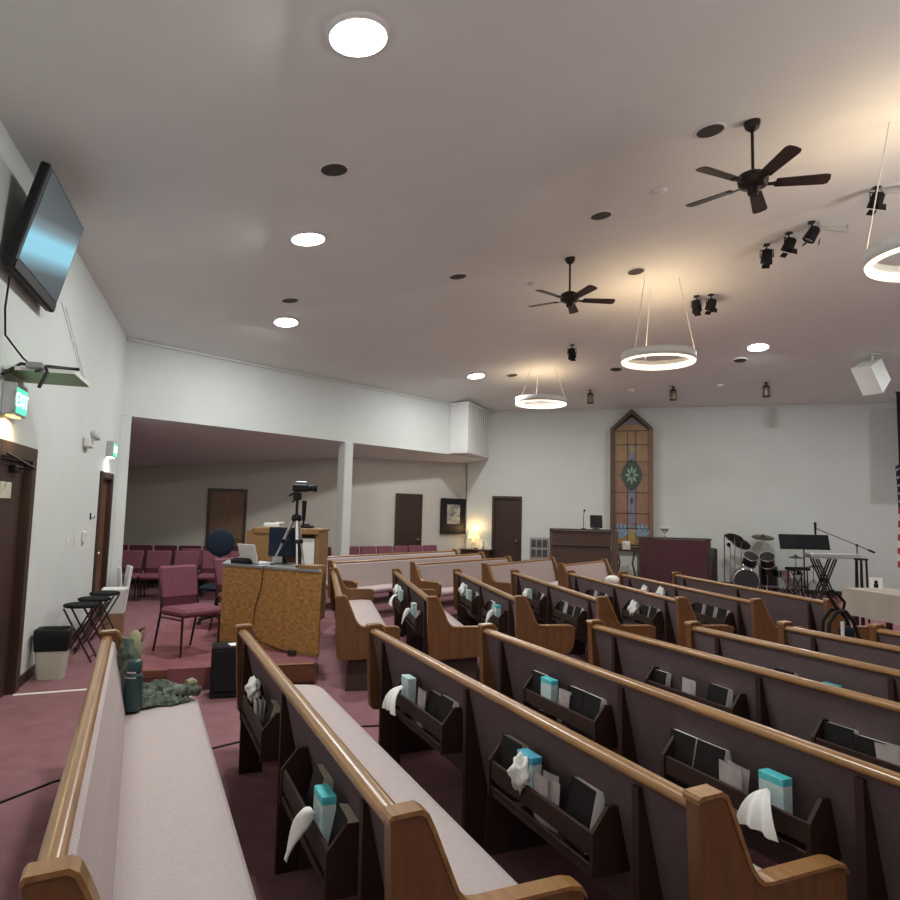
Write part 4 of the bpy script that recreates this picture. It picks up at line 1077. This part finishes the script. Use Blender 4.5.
m.grid(lambda a, b: cl(min(a,.99999), b), 96, 6)
m.add([(-.02,-.01,.776),(1.72,-.01,.776),(1.72,.73,.776),(-.02,.73,.776)], [(0,1,2,3)])
single('table_cloth', m, M['cloth'], 'white cloth draped over the long table beside the front middle pew', 'tablecloth', (*T0,0), TA)
wf = thing('greeting_card', 'small white stand up card with dark figure on the white table cloth', 'card', (6.06,9.72,.777), R(-35))
wf.scale = (.8,.8,.8)
m = MB(); m.box((0,0,.10),(.20,.02,.20), rotx(R(-6)), b=.004); obj('card', m, M['paper'], wf)
m = MB(); m.ball((0,-.014,.12),(.03,.008,.035), 7); m.box((0,-.014,.055),(.07,.008,.07), b=.003); obj('dark_figure', m, M['black'], wf)
wk = thing('folding_walker', 'black folding walker with tall loop handle in the aisle before the white table', 'walker', (3.76,6.58,0), R(-12))
wk.scale = (.95,.95,1.10)
for y in (-.03,.16):
    m = MB(); m.tube([(-.13,y,.02),(-.14,y,.50),(-.12,y,.68),(-.05,y,.775),(.03,y,.785),(.10,y,.70),(.15,y,.55),(.15,y,.02)], .019, 8); obj('side_frame', m, M['black'], wk)
m = MB(); m.tube([(-.02,.0,.77),(-.11,-.03,.90),(-.13,-.04,.945),(-.10,-.04,.965),(-.04,-.03,.93),(.035,.0,.86),(.02,.02,.77)], .015, 8); obj('loop_handle', m, M['black'], wk)
m = MB(); m.tube([(-.01,-.06,.02),(-.01,-.06,.70)], .018, 8); obj('centre_post', m, M['whitepl'], wk, label='pale grey centre post')
m = MB(); m.box((.06,.06,.60),(.12,.16,.10), b=.03); obj('padded_seat', m, M['navy'], wk)
# flag on its pole
fg = thing('flag', 'red and white striped flag with starred blue corner at the right edge', 'flag', (7.72,11.35,0), 0)
m = MB(); m.lathe([(.17,0),(.17,.03),(.06,.06),(.02,.10)], 18); obj('floor_base', m, M['brass'], fg)
m = MB(); m.tube([(0,0,.05),(0,0,2.95)], .014, 8); m.ball((0,0,2.98), .035, 8); obj('pole', m, M['wood'], fg)
def flagpt(u, v):   # u across 0..1, v down 0..1
    fold = .07*math.sin(u*11+v*1.5)*(.4+.6*v)
    return (-.02-.27*u*(1-.04*v)+.015*math.sin(v*5), fold-.02, 2.77-.12*u-1.62*v-.22*v*(1-u))
def fpatch(m, u0, u1, v0, v1, nu, nv):
    m.grid(lambda p, q: flagpt(u0+(u1-u0)*p, v0+(v1-v0)*q), nu, nv)
red, whi, can = MB(), MB(), MB()
NB = 9
for k in range(NB):
    tgt = red if k % 2 == 0 else whi
    v0, v1 = .42+.58*k/NB, .42+.58*(k+1)/NB
    # the drooping fly brings the stripes round to slant across the folds
    tgt.grid(lambda p, q: flagpt(p, min(1.04, (v0+(v1-v0)*q)+.05*p*(v0-.42))), 24, 2)
fpatch(can, 0, 1, 0, .42, 24, 8)
stx = MB()
for i in range(7):
    for j in range(5):
        p = Vector(flagpt(.08+.14*i, .04+.08*j)); stx.ball((p.x,p.y-.006,p.z),(.016,.004,.016), 4)
obj('red_stripes', red, M['flagred'], fg); obj('white_stripes', whi, M['flagwhite'], fg); cn = obj('blue_corner', can, M['flagblue'], fg); obj('stars', stx, M['flagwhite'], cn)
bn = thing('hanging_banner', 'tall narrow black banner hanging at the right edge above the flag', 'banner', (9.86,14.6,2.95), R(-17))
m = MB(); m.box((0.12,0,.80),(.55,.02,1.6)); obj('banner_cloth', m, M['blackfab'], bn)
m = MB(); m.tube([(-.17,0,1.61),(.42,0,1.61)], .018, 8); m.tube([(.12,0,1.61),(.12,0,ceil_z(9.86,14.6)-2.95+.01)], .006, 5); obj('hanging_rod', m, M['blackm'], bn)

# ------------------------------------------------------------------ stained glass window
SW0 = (4.19,17.64)
GW = 1.06; z0, zs, zt = .95, 3.98, 4.48
sg = thing('stained_glass_window', 'tall pointed stained glass window box on the front wall', 'window', (SW0[0],SW0[1],0), FA)
def gp(name, poly, mt, y=-.10, t=.012, label=None):
    m = MB(); m.prism(poly, y-t, y, 'y'); return obj(name, m, M[mt], sg, label=label)
fwid = .09
outer = [(0,z0),(GW,z0),(GW,zs),(GW/2,zt),(0,zs)]
def inset(d): return [(d,z0+d*.4),(GW-d,z0+d*.4),(GW-d,zs-d*.28),(GW/2,zt-d*1.45),(d,zs-d*.28)]
inn = inset(fwid)
# frame: five beams
for i in range(5):
    a, b, c, d = outer[i], outer[(i+1)%5], inn[(i+1)%5], inn[i]
    m = MB(); m.prism([a,b,c,d], -.20, -.002, 'y')
    obj(['sill','jamb','arch_board','arch_board','jamb'][i], m, M['framewood' if i in (0,1) else 'organside'], sg)
m = MB(); m.prism(inset(fwid*.9), -.085, -.06, 'y'); obj('backing', m, M['lead'], sg)
x0, x1 = fwid, GW-fwid; cx = GW/2
rows = [z0+.06, 1.42, 1.80, 2.33, 3.12, 3.56, 3.92]
sw_ = .10
gm = ['amber','pink','pink','pink','amber','amber']
for i in range(6):
    a, b = rows[i]+.008, rows[i+1]-.008
    gp('amber_pane', [(x0,a),(cx-sw_-.01,a),(cx-sw_-.01,b),(x0,b)], gm[i]); gp('amber_pane', [(cx+sw_+.01,a),(x1,a),(x1,b),(cx+sw_+.01,b)], gm[i])
    gp('centre_pane', [(cx-sw_+.005,a),(cx+sw_-.005,a),(cx+sw_-.005,b),(cx-sw_+.005,b)], 'gold' if i in (0,) else ('amber' if i > 4 else 'lav'))
gp('peak_pane', [(x0,rows[6]+.01),(x1,rows[6]+.01),(x1,zs-.05),(cx,zt-.20),(x0,zs-.05)], 'lav')
gp('peak_arc', [(x0+.02,rows[6]+.01)]+[(cx+.36*math.cos(PI-k*PI/10),rows[6]+.012+.16*math.sin(k*PI/10)) for k in range(1,10)]+[(x1-.02,rows[6]+.01)], 'amber', -.112, .004)
def dia(w, h, cz): return [(cx-w,cz),(cx,cz-h),(cx+w,cz),(cx,cz+h)]
dz = 2.78
gp('diamond_pane', [(cx+.27*math.cos(k*PI/8)*(1-.12*abs(math.sin(k*PI/4))),dz+.42*math.sin(k*PI/8)*(1-.12*abs(math.sin(k*PI/4)))) for k in range(16)], 'dgreen', -.113, .006)
for k in range(8):
    a = k*PI/4; r0_, r1_ = .03, .17
    gp('petal_pane', [(cx+r0_*math.cos(a),dz+r0_*1.4*math.sin(a)),(cx+.10*math.cos(a-.3),dz+.14*math.sin(a-.3)),(cx+r1_*math.cos(a),dz+.25*math.sin(a)),(cx+.10*math.cos(a+.3),dz+.14*math.sin(a+.3))], 'lgreen', -.120, .004)
for sx in (-1,1):
    bx = cx+sx*.26
    gp('side_gem', [(bx+sx*.06-.025,dz),(bx+sx*.06,dz-.04),(bx+sx*.06+.025,dz),(bx+sx*.06,dz+.04)], 'dgreen', -.113, .004)
    for k in range(5):
        a = PI/2+sx*(k-2)*.52; zc = 1.28
        gp('blue_petal', [(bx,zc-.12),(bx+.20*math.cos(a-.16),zc-.10+.34*math.sin(a-.16)),(bx+.24*math.cos(a),zc-.10+.38*math.sin(a)),(bx+.20*math.cos(a+.16),zc-.10+.34*math.sin(a+.16))], 'blueg', -.113, .004+.0006*k)
gp('cross_upright', [(cx-.025,3.30),(cx+.025,3.30),(cx+.025,3.56),(cx-.025,3.56)], 'gold', -.113, .004); gp('cross_arm', [(cx-.09,3.44),(cx+.09,3.44),(cx+.09,3.49),(cx-.09,3.49)], 'gold', -.118, .004)
gp('drop_gem', dia(.05,.10,2.12), 'dgreen', -.113, .004)
m = MB()
for z in rows[1:]: m.box((GW/2,-.116,z),(x1-x0,.010,.016))
for x in (cx-sw_-.002,cx+sw_+.002): m.box((x,-.116,(rows[0]+rows[6])/2),(.012,.010,rows[6]-rows[0]))
obj('lead_came', m, M['lead'], sg)
# framed print, lamp table
PA_ = math.atan2(KF[1]-A1[1], KF[0]-A1[0])
def sidew(s, o, z): return (A1[0]+math.cos(PA_)*s+math.sin(PA_)*o, A1[1]+math.sin(PA_)*s-math.cos(PA_)*o, z)
pf_ = thing('framed_picture', 'black framed picture on the alcove wall beside the lamp', 'picture', sidew(2.78,.002,1.15), PA_)
m = MB(); m.box((.42,-.015,.47),(.78,.02,.88)); obj('mat_board', m, M['black'], pf_)
m = MB()
for z in (.015,.925): m.box((.42,-.02,z),(.84,.04,.04), b=.006)
for x in (.018,.822): m.box((x,-.02,.47),(.04,.04,.94), b=.006)
obj('frame', m, M['black'], pf_)
m = MB(); m.box((.42,-.027,.52),(.40,.005,.50)); pp = obj('print', m, M['pictwhite'], pf_, label='grey and white print')
m = MB()
for z in (.27,.77): m.box((.42,-.031,z),(.42,.004,.022))
for x in (.21,.63): m.box((x,-.031,.52),(.022,.004,.52))
obj('print_border', m, M['pictwhite'], pf_)
def fw(s, o, z): return (K2[0]+math.cos(FA)*s+math.sin(FA)*o, K2[1]+math.sin(FA)*s-math.cos(FA)*o, z)
lt = thing('side_table', 'dark half depth table against the wall under the lamp', 'table', fw(-.60,.02,0), FA)
m = MB(); m.box((.34,-.20,.735),(.86,.38,.03), b=.006); obj('table_top', m, M['organ'], lt)
m = MB(); m.box((.34,-.19,.65),(.78,.32,.13)); obj('apron', m, M['doordark'], lt)
for x in (-.04,.72):
    for y in (-.35,-.04):
        m = MB(); m.tube([(x,y,.60),(x,y,0)], [.028,.018], 8); obj('leg', m, M['organ'], lt)
tl = thing('table_lamp', 'glowing table lamp with square shade on the dark side table', 'lamp', fw(-.34,.20,.7505), FA)
m = MB(); m.lathe([(.06,0),(.07,.02),(.05,.05),(.075,.14),(.05,.23),(.02,.26),(.012,.34)], 18); obj('lamp_base', m, M['ceramic'], tl)
m = loft(MB(), [ring(.27,.27,.29,.03), ring(.21,.21,.50,.03)], False, False); obj('lamp_shade', m, M['shade'], tl)
m = MB(); m.ball((0,0,.39), .035, 8); obj('bulb', m, M['led'], tl)
m = MB(); m.lathe([(.03,0),(.035,.01),(.03,.08),(.012,.10),(.012,.19),(.02,.20)], 12); single('candle_holder', m, M['grey'], 'small grey candle holder right of the glowing lamp', 'candle holder', fw(-.06,.22,.7505))
m = MB(); m.ball((0,0,.035),(.06,.05,.035), 8); single('small_dish', m, M['grey'], 'little dark dish in front of the glowing lamp', 'dish', fw(-.24,.33,.7505))

# ------------------------------------------------------------------ ceiling things
def onceil(o, x, y, drop=0):
    """stand an object on the sloped ceiling with its +z pointing down into the room"""
    n = ceil_n(x, y)
    o.location = Vector((x, y, ceil_z(x, y))) + n*drop
    o.rotation_euler = n.to_track_quat('Z', 'Y').to_euler()
    return o
LIGHTS = []
dl = thing('ceiling_light', 'brightest round ceiling light at the top, nearest overhead', 'ceiling light', (0,0,0), 0, 'round ceiling lights')
m = MB(); m.lathe([(.215,.0),(.215,.022),(.19,.030)], 32); obj('trim_ring', m, M['white'], dl)
m = MB(); m.lathe([(.188,.028),(.188,.034),(.001,.040)], 32); obj('diffuser', m, M['led'], dl)
DL = [(-.677,4.233),(-1.712,7.651),(-2.778,11.065),(.541,15.004),(5.914,12.915)]
DLN = ['second round ceiling light in the line from the top','third round ceiling light in the line, nearest the header corner','round ceiling light close to the white corner enclosure','round ceiling light over the stage right of the ring lamps']
for i, (x, y) in enumerate(DL):
    o = dl if i == 0 else dup(dl, (0,0,0), 0, DLN[i-1])
    onceil(o, x, y); LIGHTS.append((x, y))
cv = thing('round_ceiling_vent', '', 'ceiling vent', (0,0,0), 0, 'round ceiling vents')
m = MB(); m.lathe([(.145,.0),(.145,.008),(.130,.014),(.122,.012)], 26, cap=False); obj('vent_ring', m, M['white'], cv)
m = MB(); m.lathe([(.123,.010),(.09,.014),(.05,.011),(.001,.016)], 26); obj('grille', m, M['vent'], cv)
VN = [((-1.143,6.064),'dark round vent below the brightest ceiling light'),((-2.482,10.067),'dark round vent just above the third round ceiling light'),((.055,9.711),'dark round vent alone in the middle of the ceiling'),
      ((1.745,7.871),'dark round vent between the two ceiling fans'),((2.347,6.023),'dark round vent just left of the nearer ceiling fan'),((2.78,10.106),'dark round vent right of the farther ceiling fan'),
      ((1.366,15.214),'dark round vent above the smallest ring lamp'),((3.593,14.665),'dark round vent left below the middle ring lamp'),((5.894,13.687),'dark round vent below the stage ceiling light')]
for i, ((x, y), lab) in enumerate(VN):
    o = cv if i == 0 else dup(cv, (0,0,0), 0, lab)
    o['label'] = lab; onceil(o, x, y)
sd = thing('smoke_detector', '', 'detector', (0,0,0), 0, 'white ceiling detectors')
m = MB(); m.lathe([(.075,0),(.075,.02),(.055,.04),(.001,.046)], 20); obj('cover', m, M['ceil'], sd)
m = MB(); m.lathe([(.06,.030),(.062,.033),(.06,.036)], 20); obj('slot_ring', m, M['lgrey'], sd)
for i, ((x, y), lab) in enumerate([((2.277,7.299),'white detector left of the nearer ceiling fan blades'),((1.225,10.268),'white detector left of the farther ceiling fan'),((4.284,16.019),'white detector near the peak of the stained glass window'),((6.11,15.269),'white detector left of the canister light over the drums')]):
    o = sd if i == 0 else dup(sd, (0,0,0), 0, lab)
    o['label'] = lab; onceil(o, x, y)
# fans
def fan(label, x, y, hz, rz):
    z = ceil_z(x, y)
    f = thing('ceiling_fan', label, 'ceiling fan', (x,y,hz), rz, 'ceiling fans')
    h = z-hz
    m = MB(); m.lathe([(.025,h-.09),(.06,h-.06),(.075,h-.012),(.07,h+.02)], 18); obj('canopy', m, M['fan'], f)
    m = MB(); m.tube([(0,0,.10),(0,0,h-.05)], .014, 10); obj('down_rod', m, M['fan'], f)
    m = MB(); m.lathe([(.03,.13),(.06,.12),(.125,.085),(.135,.04),(.125,-.01),(.09,-.03),(.05,-.04),(.05,-.09),(.035,-.10)][::-1], 24); obj('motor_housing', m, M['fan'], f)
    for k in range(5):
        a = k*2*PI/5
        Mx = rotz(a)
        m = MB()
        pts = [(.19,-.055),(.60,-.070),(.635,-.055),(.645,0),(.635,.055),(.60,.070),(.19,.055)]
        m.prism(pts, -.004, .004, 'z', Mx @ tr(0,0,.005) @ rotx(R(-12)))
        bl = obj('blade', m, M['blade'], f)
        m = MB(); m.prism([(.09,-.018),(.17,-.02),(.23,-.045),(.25,0),(.23,.045),(.17,.02),(.09,.018)], -.012, -.005, 'z', Mx @ tr(0,0,.005) @ rotx(R(-12))); obj('blade_iron', m, M['fan'], bl)
    return f
fan('nearer ceiling fan with five dark blades', 2.706,5.949,4.75,R(-12))
fan('farther smaller looking ceiling fan left of the middle ring lamp', 1.643,9.392,4.74,R(2))
# ring pendants
RINGS = []
def ring_lamp(label, x, y, z, r=.57, ca=-45, lit=True):
    t = thing('ring_pendant', label, 'pendant lamp', (x,y,z), R(20), 'ring pendant lamps')
    def hoop(prof, n=56):
        m = MB(); vs = []; k = len(prof)
        for i in range(n):
            a = 2*PI*i/n
            for rr_, zz in prof: vs.append((rr_*math.cos(a), rr_*math.sin(a), zz))
        fs = [(i*k+j, ((i+1)%n)*k+j, ((i+1)%n)*k+(j+1)%k, i*k+(j+1)%k) for i in range(n) for j in range(k)]
        m.add(vs, fs, True); return m
    ob = obj('ring_body', hoop([(r,.0),(r,.13),(r-.055,.13),(r-.055,.03),(r-.05,.0)]), M['ringbody'], t)
    obj('ring_diffuser', hoop([(r-.004,-.001),(r-.012,-.022),(r-.052,-.022),(r-.060,-.001),(r-.060,.055),(r-.05,.0)]), M['ringled'] if lit else M['ringbody'], t, label='glowing warm underside' if lit else None)
    for k in range(3):
        a = 2*PI*k/3+R(ca)
        px, py = r*.97*math.cos(a), r*.97*math.sin(a)
        qx, qy = r*.56*math.cos(a), r*.56*math.sin(a)
        wx = x+qx*math.cos(R(20))-qy*math.sin(R(20)); wy = y+qx*math.sin(R(20))+qy*math.cos(R(20))
        m = MB(); m.tube([(px,py,.12),(qx,qy,ceil_z(wx,wy)-z)], .006, 6); obj('suspension_cable', m, M['ringbody'], t)
    RINGS.append((x, y, z, r))
ring_lamp('middle ring pendant lamp above the stained glass window', 3.25,10.55,4.16)
ring_lamp('smallest ring pendant lamp, farthest one near the front wall', 2.00,15.0,4.17)
ring_lamp('nearest ring pendant lamp cut by the right edge', 4.44,6.08,4.14, .57, 135)
# stage spotlights
def spot(label, x, y, aim, tilt, first=None):
    if first is None:
        t = thing('stage_spotlight', label, 'spotlight', (0,0,0), 0, 'stage spotlights')
        m = MB(); m.tube([(0,0,0),(0,0,-.10)], .012, 7); m.box((0,0,-.012),(.10,.10,.024), b=.005); obj('mounting_stem', m, M['blackm'], t)
        m = MB(); m.tube([(-.105,0,-.24),(-.105,0,-.10),(.105,0,-.10),(.105,0,-.24)], .010, 6); obj('yoke', m, M['blackm'], t)
        T = tr(0,0,-.22) @ rotx(R(30))
        m = MB(); m.lathe([(.05,.13),(.085,.10),(.092,-.02),(.098,-.11),(.088,-.115),(.082,-.06),(.01,-.05)][::-1], 18, T); obj('lamp_can', m, M['black'], t)
        m = MB(); m.lathe([(.078,-.085),(.001,-.075)], 16, T); obj('lens', m, M['lgrey'], t)
        for s in (-1,1):
            m = MB(); m.box((0,s*.10,-.14),(.13,.004,.09), T @ rotx(R(s*25))); obj('barn_door', m, M['black'], t)
        t.location = (x,y,ceil_z(x,y)+.005); t.rotation_euler = (0,0,aim); t.scale = (.82,.82,.80); return t
    return dup(first, (x,y,ceil_z(x,y)+.005), aim, label)
s1 = spot('right one of the three black spotlights below the nearer fan', 4.72,8.69,R(70),0)
spot('middle one of the three black spotlights below the nearer fan', 4.56,8.98,R(25),0,s1)
spot('left one of the three black spotlights below the nearer fan', 4.41,9.31,R(-15),0,s1)
spot('left of two black spotlights side by side right of the middle ring cables', 4.03,11.0,R(-30),0,s1)
spot('right of two black spotlights side by side right of the middle ring cables', 4.24,10.92,R(15),0,s1)
spot('single black spotlight right of the farther fan', 2.40,13.41,R(-25),0,s1)
spot('single black spotlight at the right edge behind the nearest ring cable', 5.05,7.85,R(10),0,s1)
def bar(label, a, b, drop=.085):
    m = MB(); m.tube([(a[0],a[1],ceil_z(*a)-drop),(b[0],b[1],ceil_z(*b)-drop)], .022, 8)
    for q in (a, b): m.tube([(q[0],q[1],ceil_z(*q)-drop),(q[0],q[1],ceil_z(*q)+.01)], .012, 6)
    single('light_bar', m, M['lgrey'], label, 'light bar', group='ceiling light bars')
bar('grey mounting bar right of the three black spotlights', (4.80,8.66),(5.20,8.70))
bar('grey mounting bar running to the right edge above the single spotlight', (5.12,7.84),(5.7,7.62))
cn_ = thing('canister_light', 'hanging dark capped canister light left of the stained glass window', 'canister light', (3.36,16.25,4.45), 0, 'hanging canister lights')
m = MB(); m.lathe([(.075,0),(.08,.01),(.08,.22),(.06,.24)], 18); obj('canister', m, M['canister'], cn_)
m = MB(); m.lathe([(.082,.205),(.085,.22),(.05,.26),(.02,.27),(.02,.34)], 18); obj('dark_cap', m, M['fan'], cn_)
m = MB(); m.lathe([(.05,.315),(.055,.32),(.055,.345)], 16); obj('ceiling_plate', m, M['fan'], cn_)
m = MB(); m.lathe([(.082,0),(.082,.02)], 18); obj('base_ring', m, M['fan'], cn_)
dup(cn_, (5.152,15.60,4.45), 0, 'hanging dark capped canister light right of the stained glass window peak')
dup(cn_, (7.009,14.94,4.46), 0, 'hanging dark capped canister light over the drum kit')
for o_ in [o for o in bpy.data.objects if o.name.startswith('canister_light')]:
    o_.location.z = ceil_z(o_.location.x, o_.location.y)-.318
def ceiling_speaker(label, x, y, z, rz, tilt):
    t = thing('hanging_speaker', label, 'speaker', (x,y,z), 0, 'white hanging speakers')
    Mx = rotz(rz) @ rotx(tilt)
    m = MB(); m.prism([(-.20,-.24),(.20,-.30),(.20,.30),(-.20,.24)], -.19, .19, 'x', Mx); obj('cabinet', m, M['whitepl'], t)
    m = MB(); m.box((0,.205,0),(.34,.015,.54), Mx, b=.004); obj('grille', m, M['white'], t)
    m = MB(); m.box((.193,.0,.0),(.006,.09,.12), Mx); obj('side_plate', m, M['beige'], t)
    m = MB(); m.tube([(0,-.05,.2),(0,-.05,ceil_z(x,y-.05)-z)], .02, 7); m.box((0,-.05,ceil_z(x,y-.05)-z-.01),(.2,.2,.02)); obj('bracket', m, M['whitepl'], t)
ceiling_speaker('white speaker box hanging tilted over the right of the stage', 8.15,13.0,4.55,R(118),R(-38))
ceiling_speaker('white speaker box cut by the right edge, higher one', 8.05,11.35,4.80,R(110),R(-30))

# ------------------------------------------------------------------ lamps
def area(x, y, z, size, e, color=(.97,1,.97), rot=(0,0,0), spread=180):
    ld = bpy.data.lights.new('lamp_light', 'AREA'); ld.shape = 'DISK'; ld.size = size; ld.energy = e; ld.color = color; ld.spread = R(spread)
    lo = bpy.data.objects.new('lamp_light', ld); col.objects.link(lo); lo.location = (x,y,z); lo.rotation_euler = rot
    return lo
DLE = 82
for x, y in LIGHTS: area(x, y, ceil_z(x,y)-.06, .36, DLE)
# unseen ceiling light added out of view to brighten the far right
o = dup(dl, (0,0,0), 0, 'added unseen round ceiling light beyond the right edge'); onceil(o, 9.3, 11.2)
area(9.3, 11.2, ceil_z(9.3,11.2)-.06, .36, DLE*.8)
for x, y, z, r in RINGS:
    area(x, y, z+.05, 1.0, 22, (1,.82,.60))
    area(x, y, z+.14, 1.0, 14*min(1, ((ceil_z(x,y)-z)/1.3)**2), (1,.70,.40), (PI,0,0))
# ring pendants added out of view as upward fill for the ceiling
for i, (x, y, z, e) in enumerate([(7.3,5.0,3.3,115),(4.2,.8,3.1,62),(.2,-.9,3.1,85)]):
    ring_lamp(['added unseen ring pendant beyond the right edge of the hall','added unseen ring pendant behind the right rear pews','added unseen ring pendant behind the rear pews'][i], x, y, z, lit=False)
    area(x, y, z+.14, 1.0, e, (1,.95,.90), (PI,0,0))
# bulb of the side table lamp
p = fw(-.34,.20,1.29)
ld = bpy.data.lights.new('bulb_light', 'POINT'); ld.energy = 5.5; ld.color = (1,.66,.26); ld.shadow_soft_size = .05
lo = bpy.data.objects.new('bulb_light', ld); col.objects.link(lo); lo.location = (p[0],p[1],1.28)

w = bpy.data.worlds.new('world'); bpy.context.scene.world = w; w.use_nodes = True
w.node_tree.nodes['Background'].inputs[0].default_value = (.5,.52,.55,1); w.node_tree.nodes['Background'].inputs[1].default_value = .3

# ------------------------------------------------------------------ camera
cd = bpy.data.cameras.new('camera'); cam = bpy.data.objects.new('camera', cd); col.objects.link(cam)
cd.sensor_width = 36; cd.sensor_fit = 'HORIZONTAL'; cd.lens = 680/900*36; cd.clip_start = .05; cd.clip_end = 200
P_ = math.atan(63/680); R_ = R(1.4)
U = Vector((0,-math.sin(P_),math.cos(P_))); F_ = Vector((0,math.cos(P_),math.sin(P_))); X = Vector((1,0,0))
cx_ = X*math.cos(R_)+U*math.sin(R_); cy_ = -X*math.sin(R_)+U*math.cos(R_)
mw = Matrix((cx_, cy_, -F_)).transposed().to_4x4(); mw.translation = Vector((0,0,1.7))
cam.matrix_world = mw
sc = bpy.context.scene; sc.camera = cam
sc.view_settings.view_transform = 'Standard'; sc.view_settings.look = 'None'; sc.view_settings.exposure = .14; sc.view_settings.gamma = 1
sc.view_settings.use_curve_mapping = False
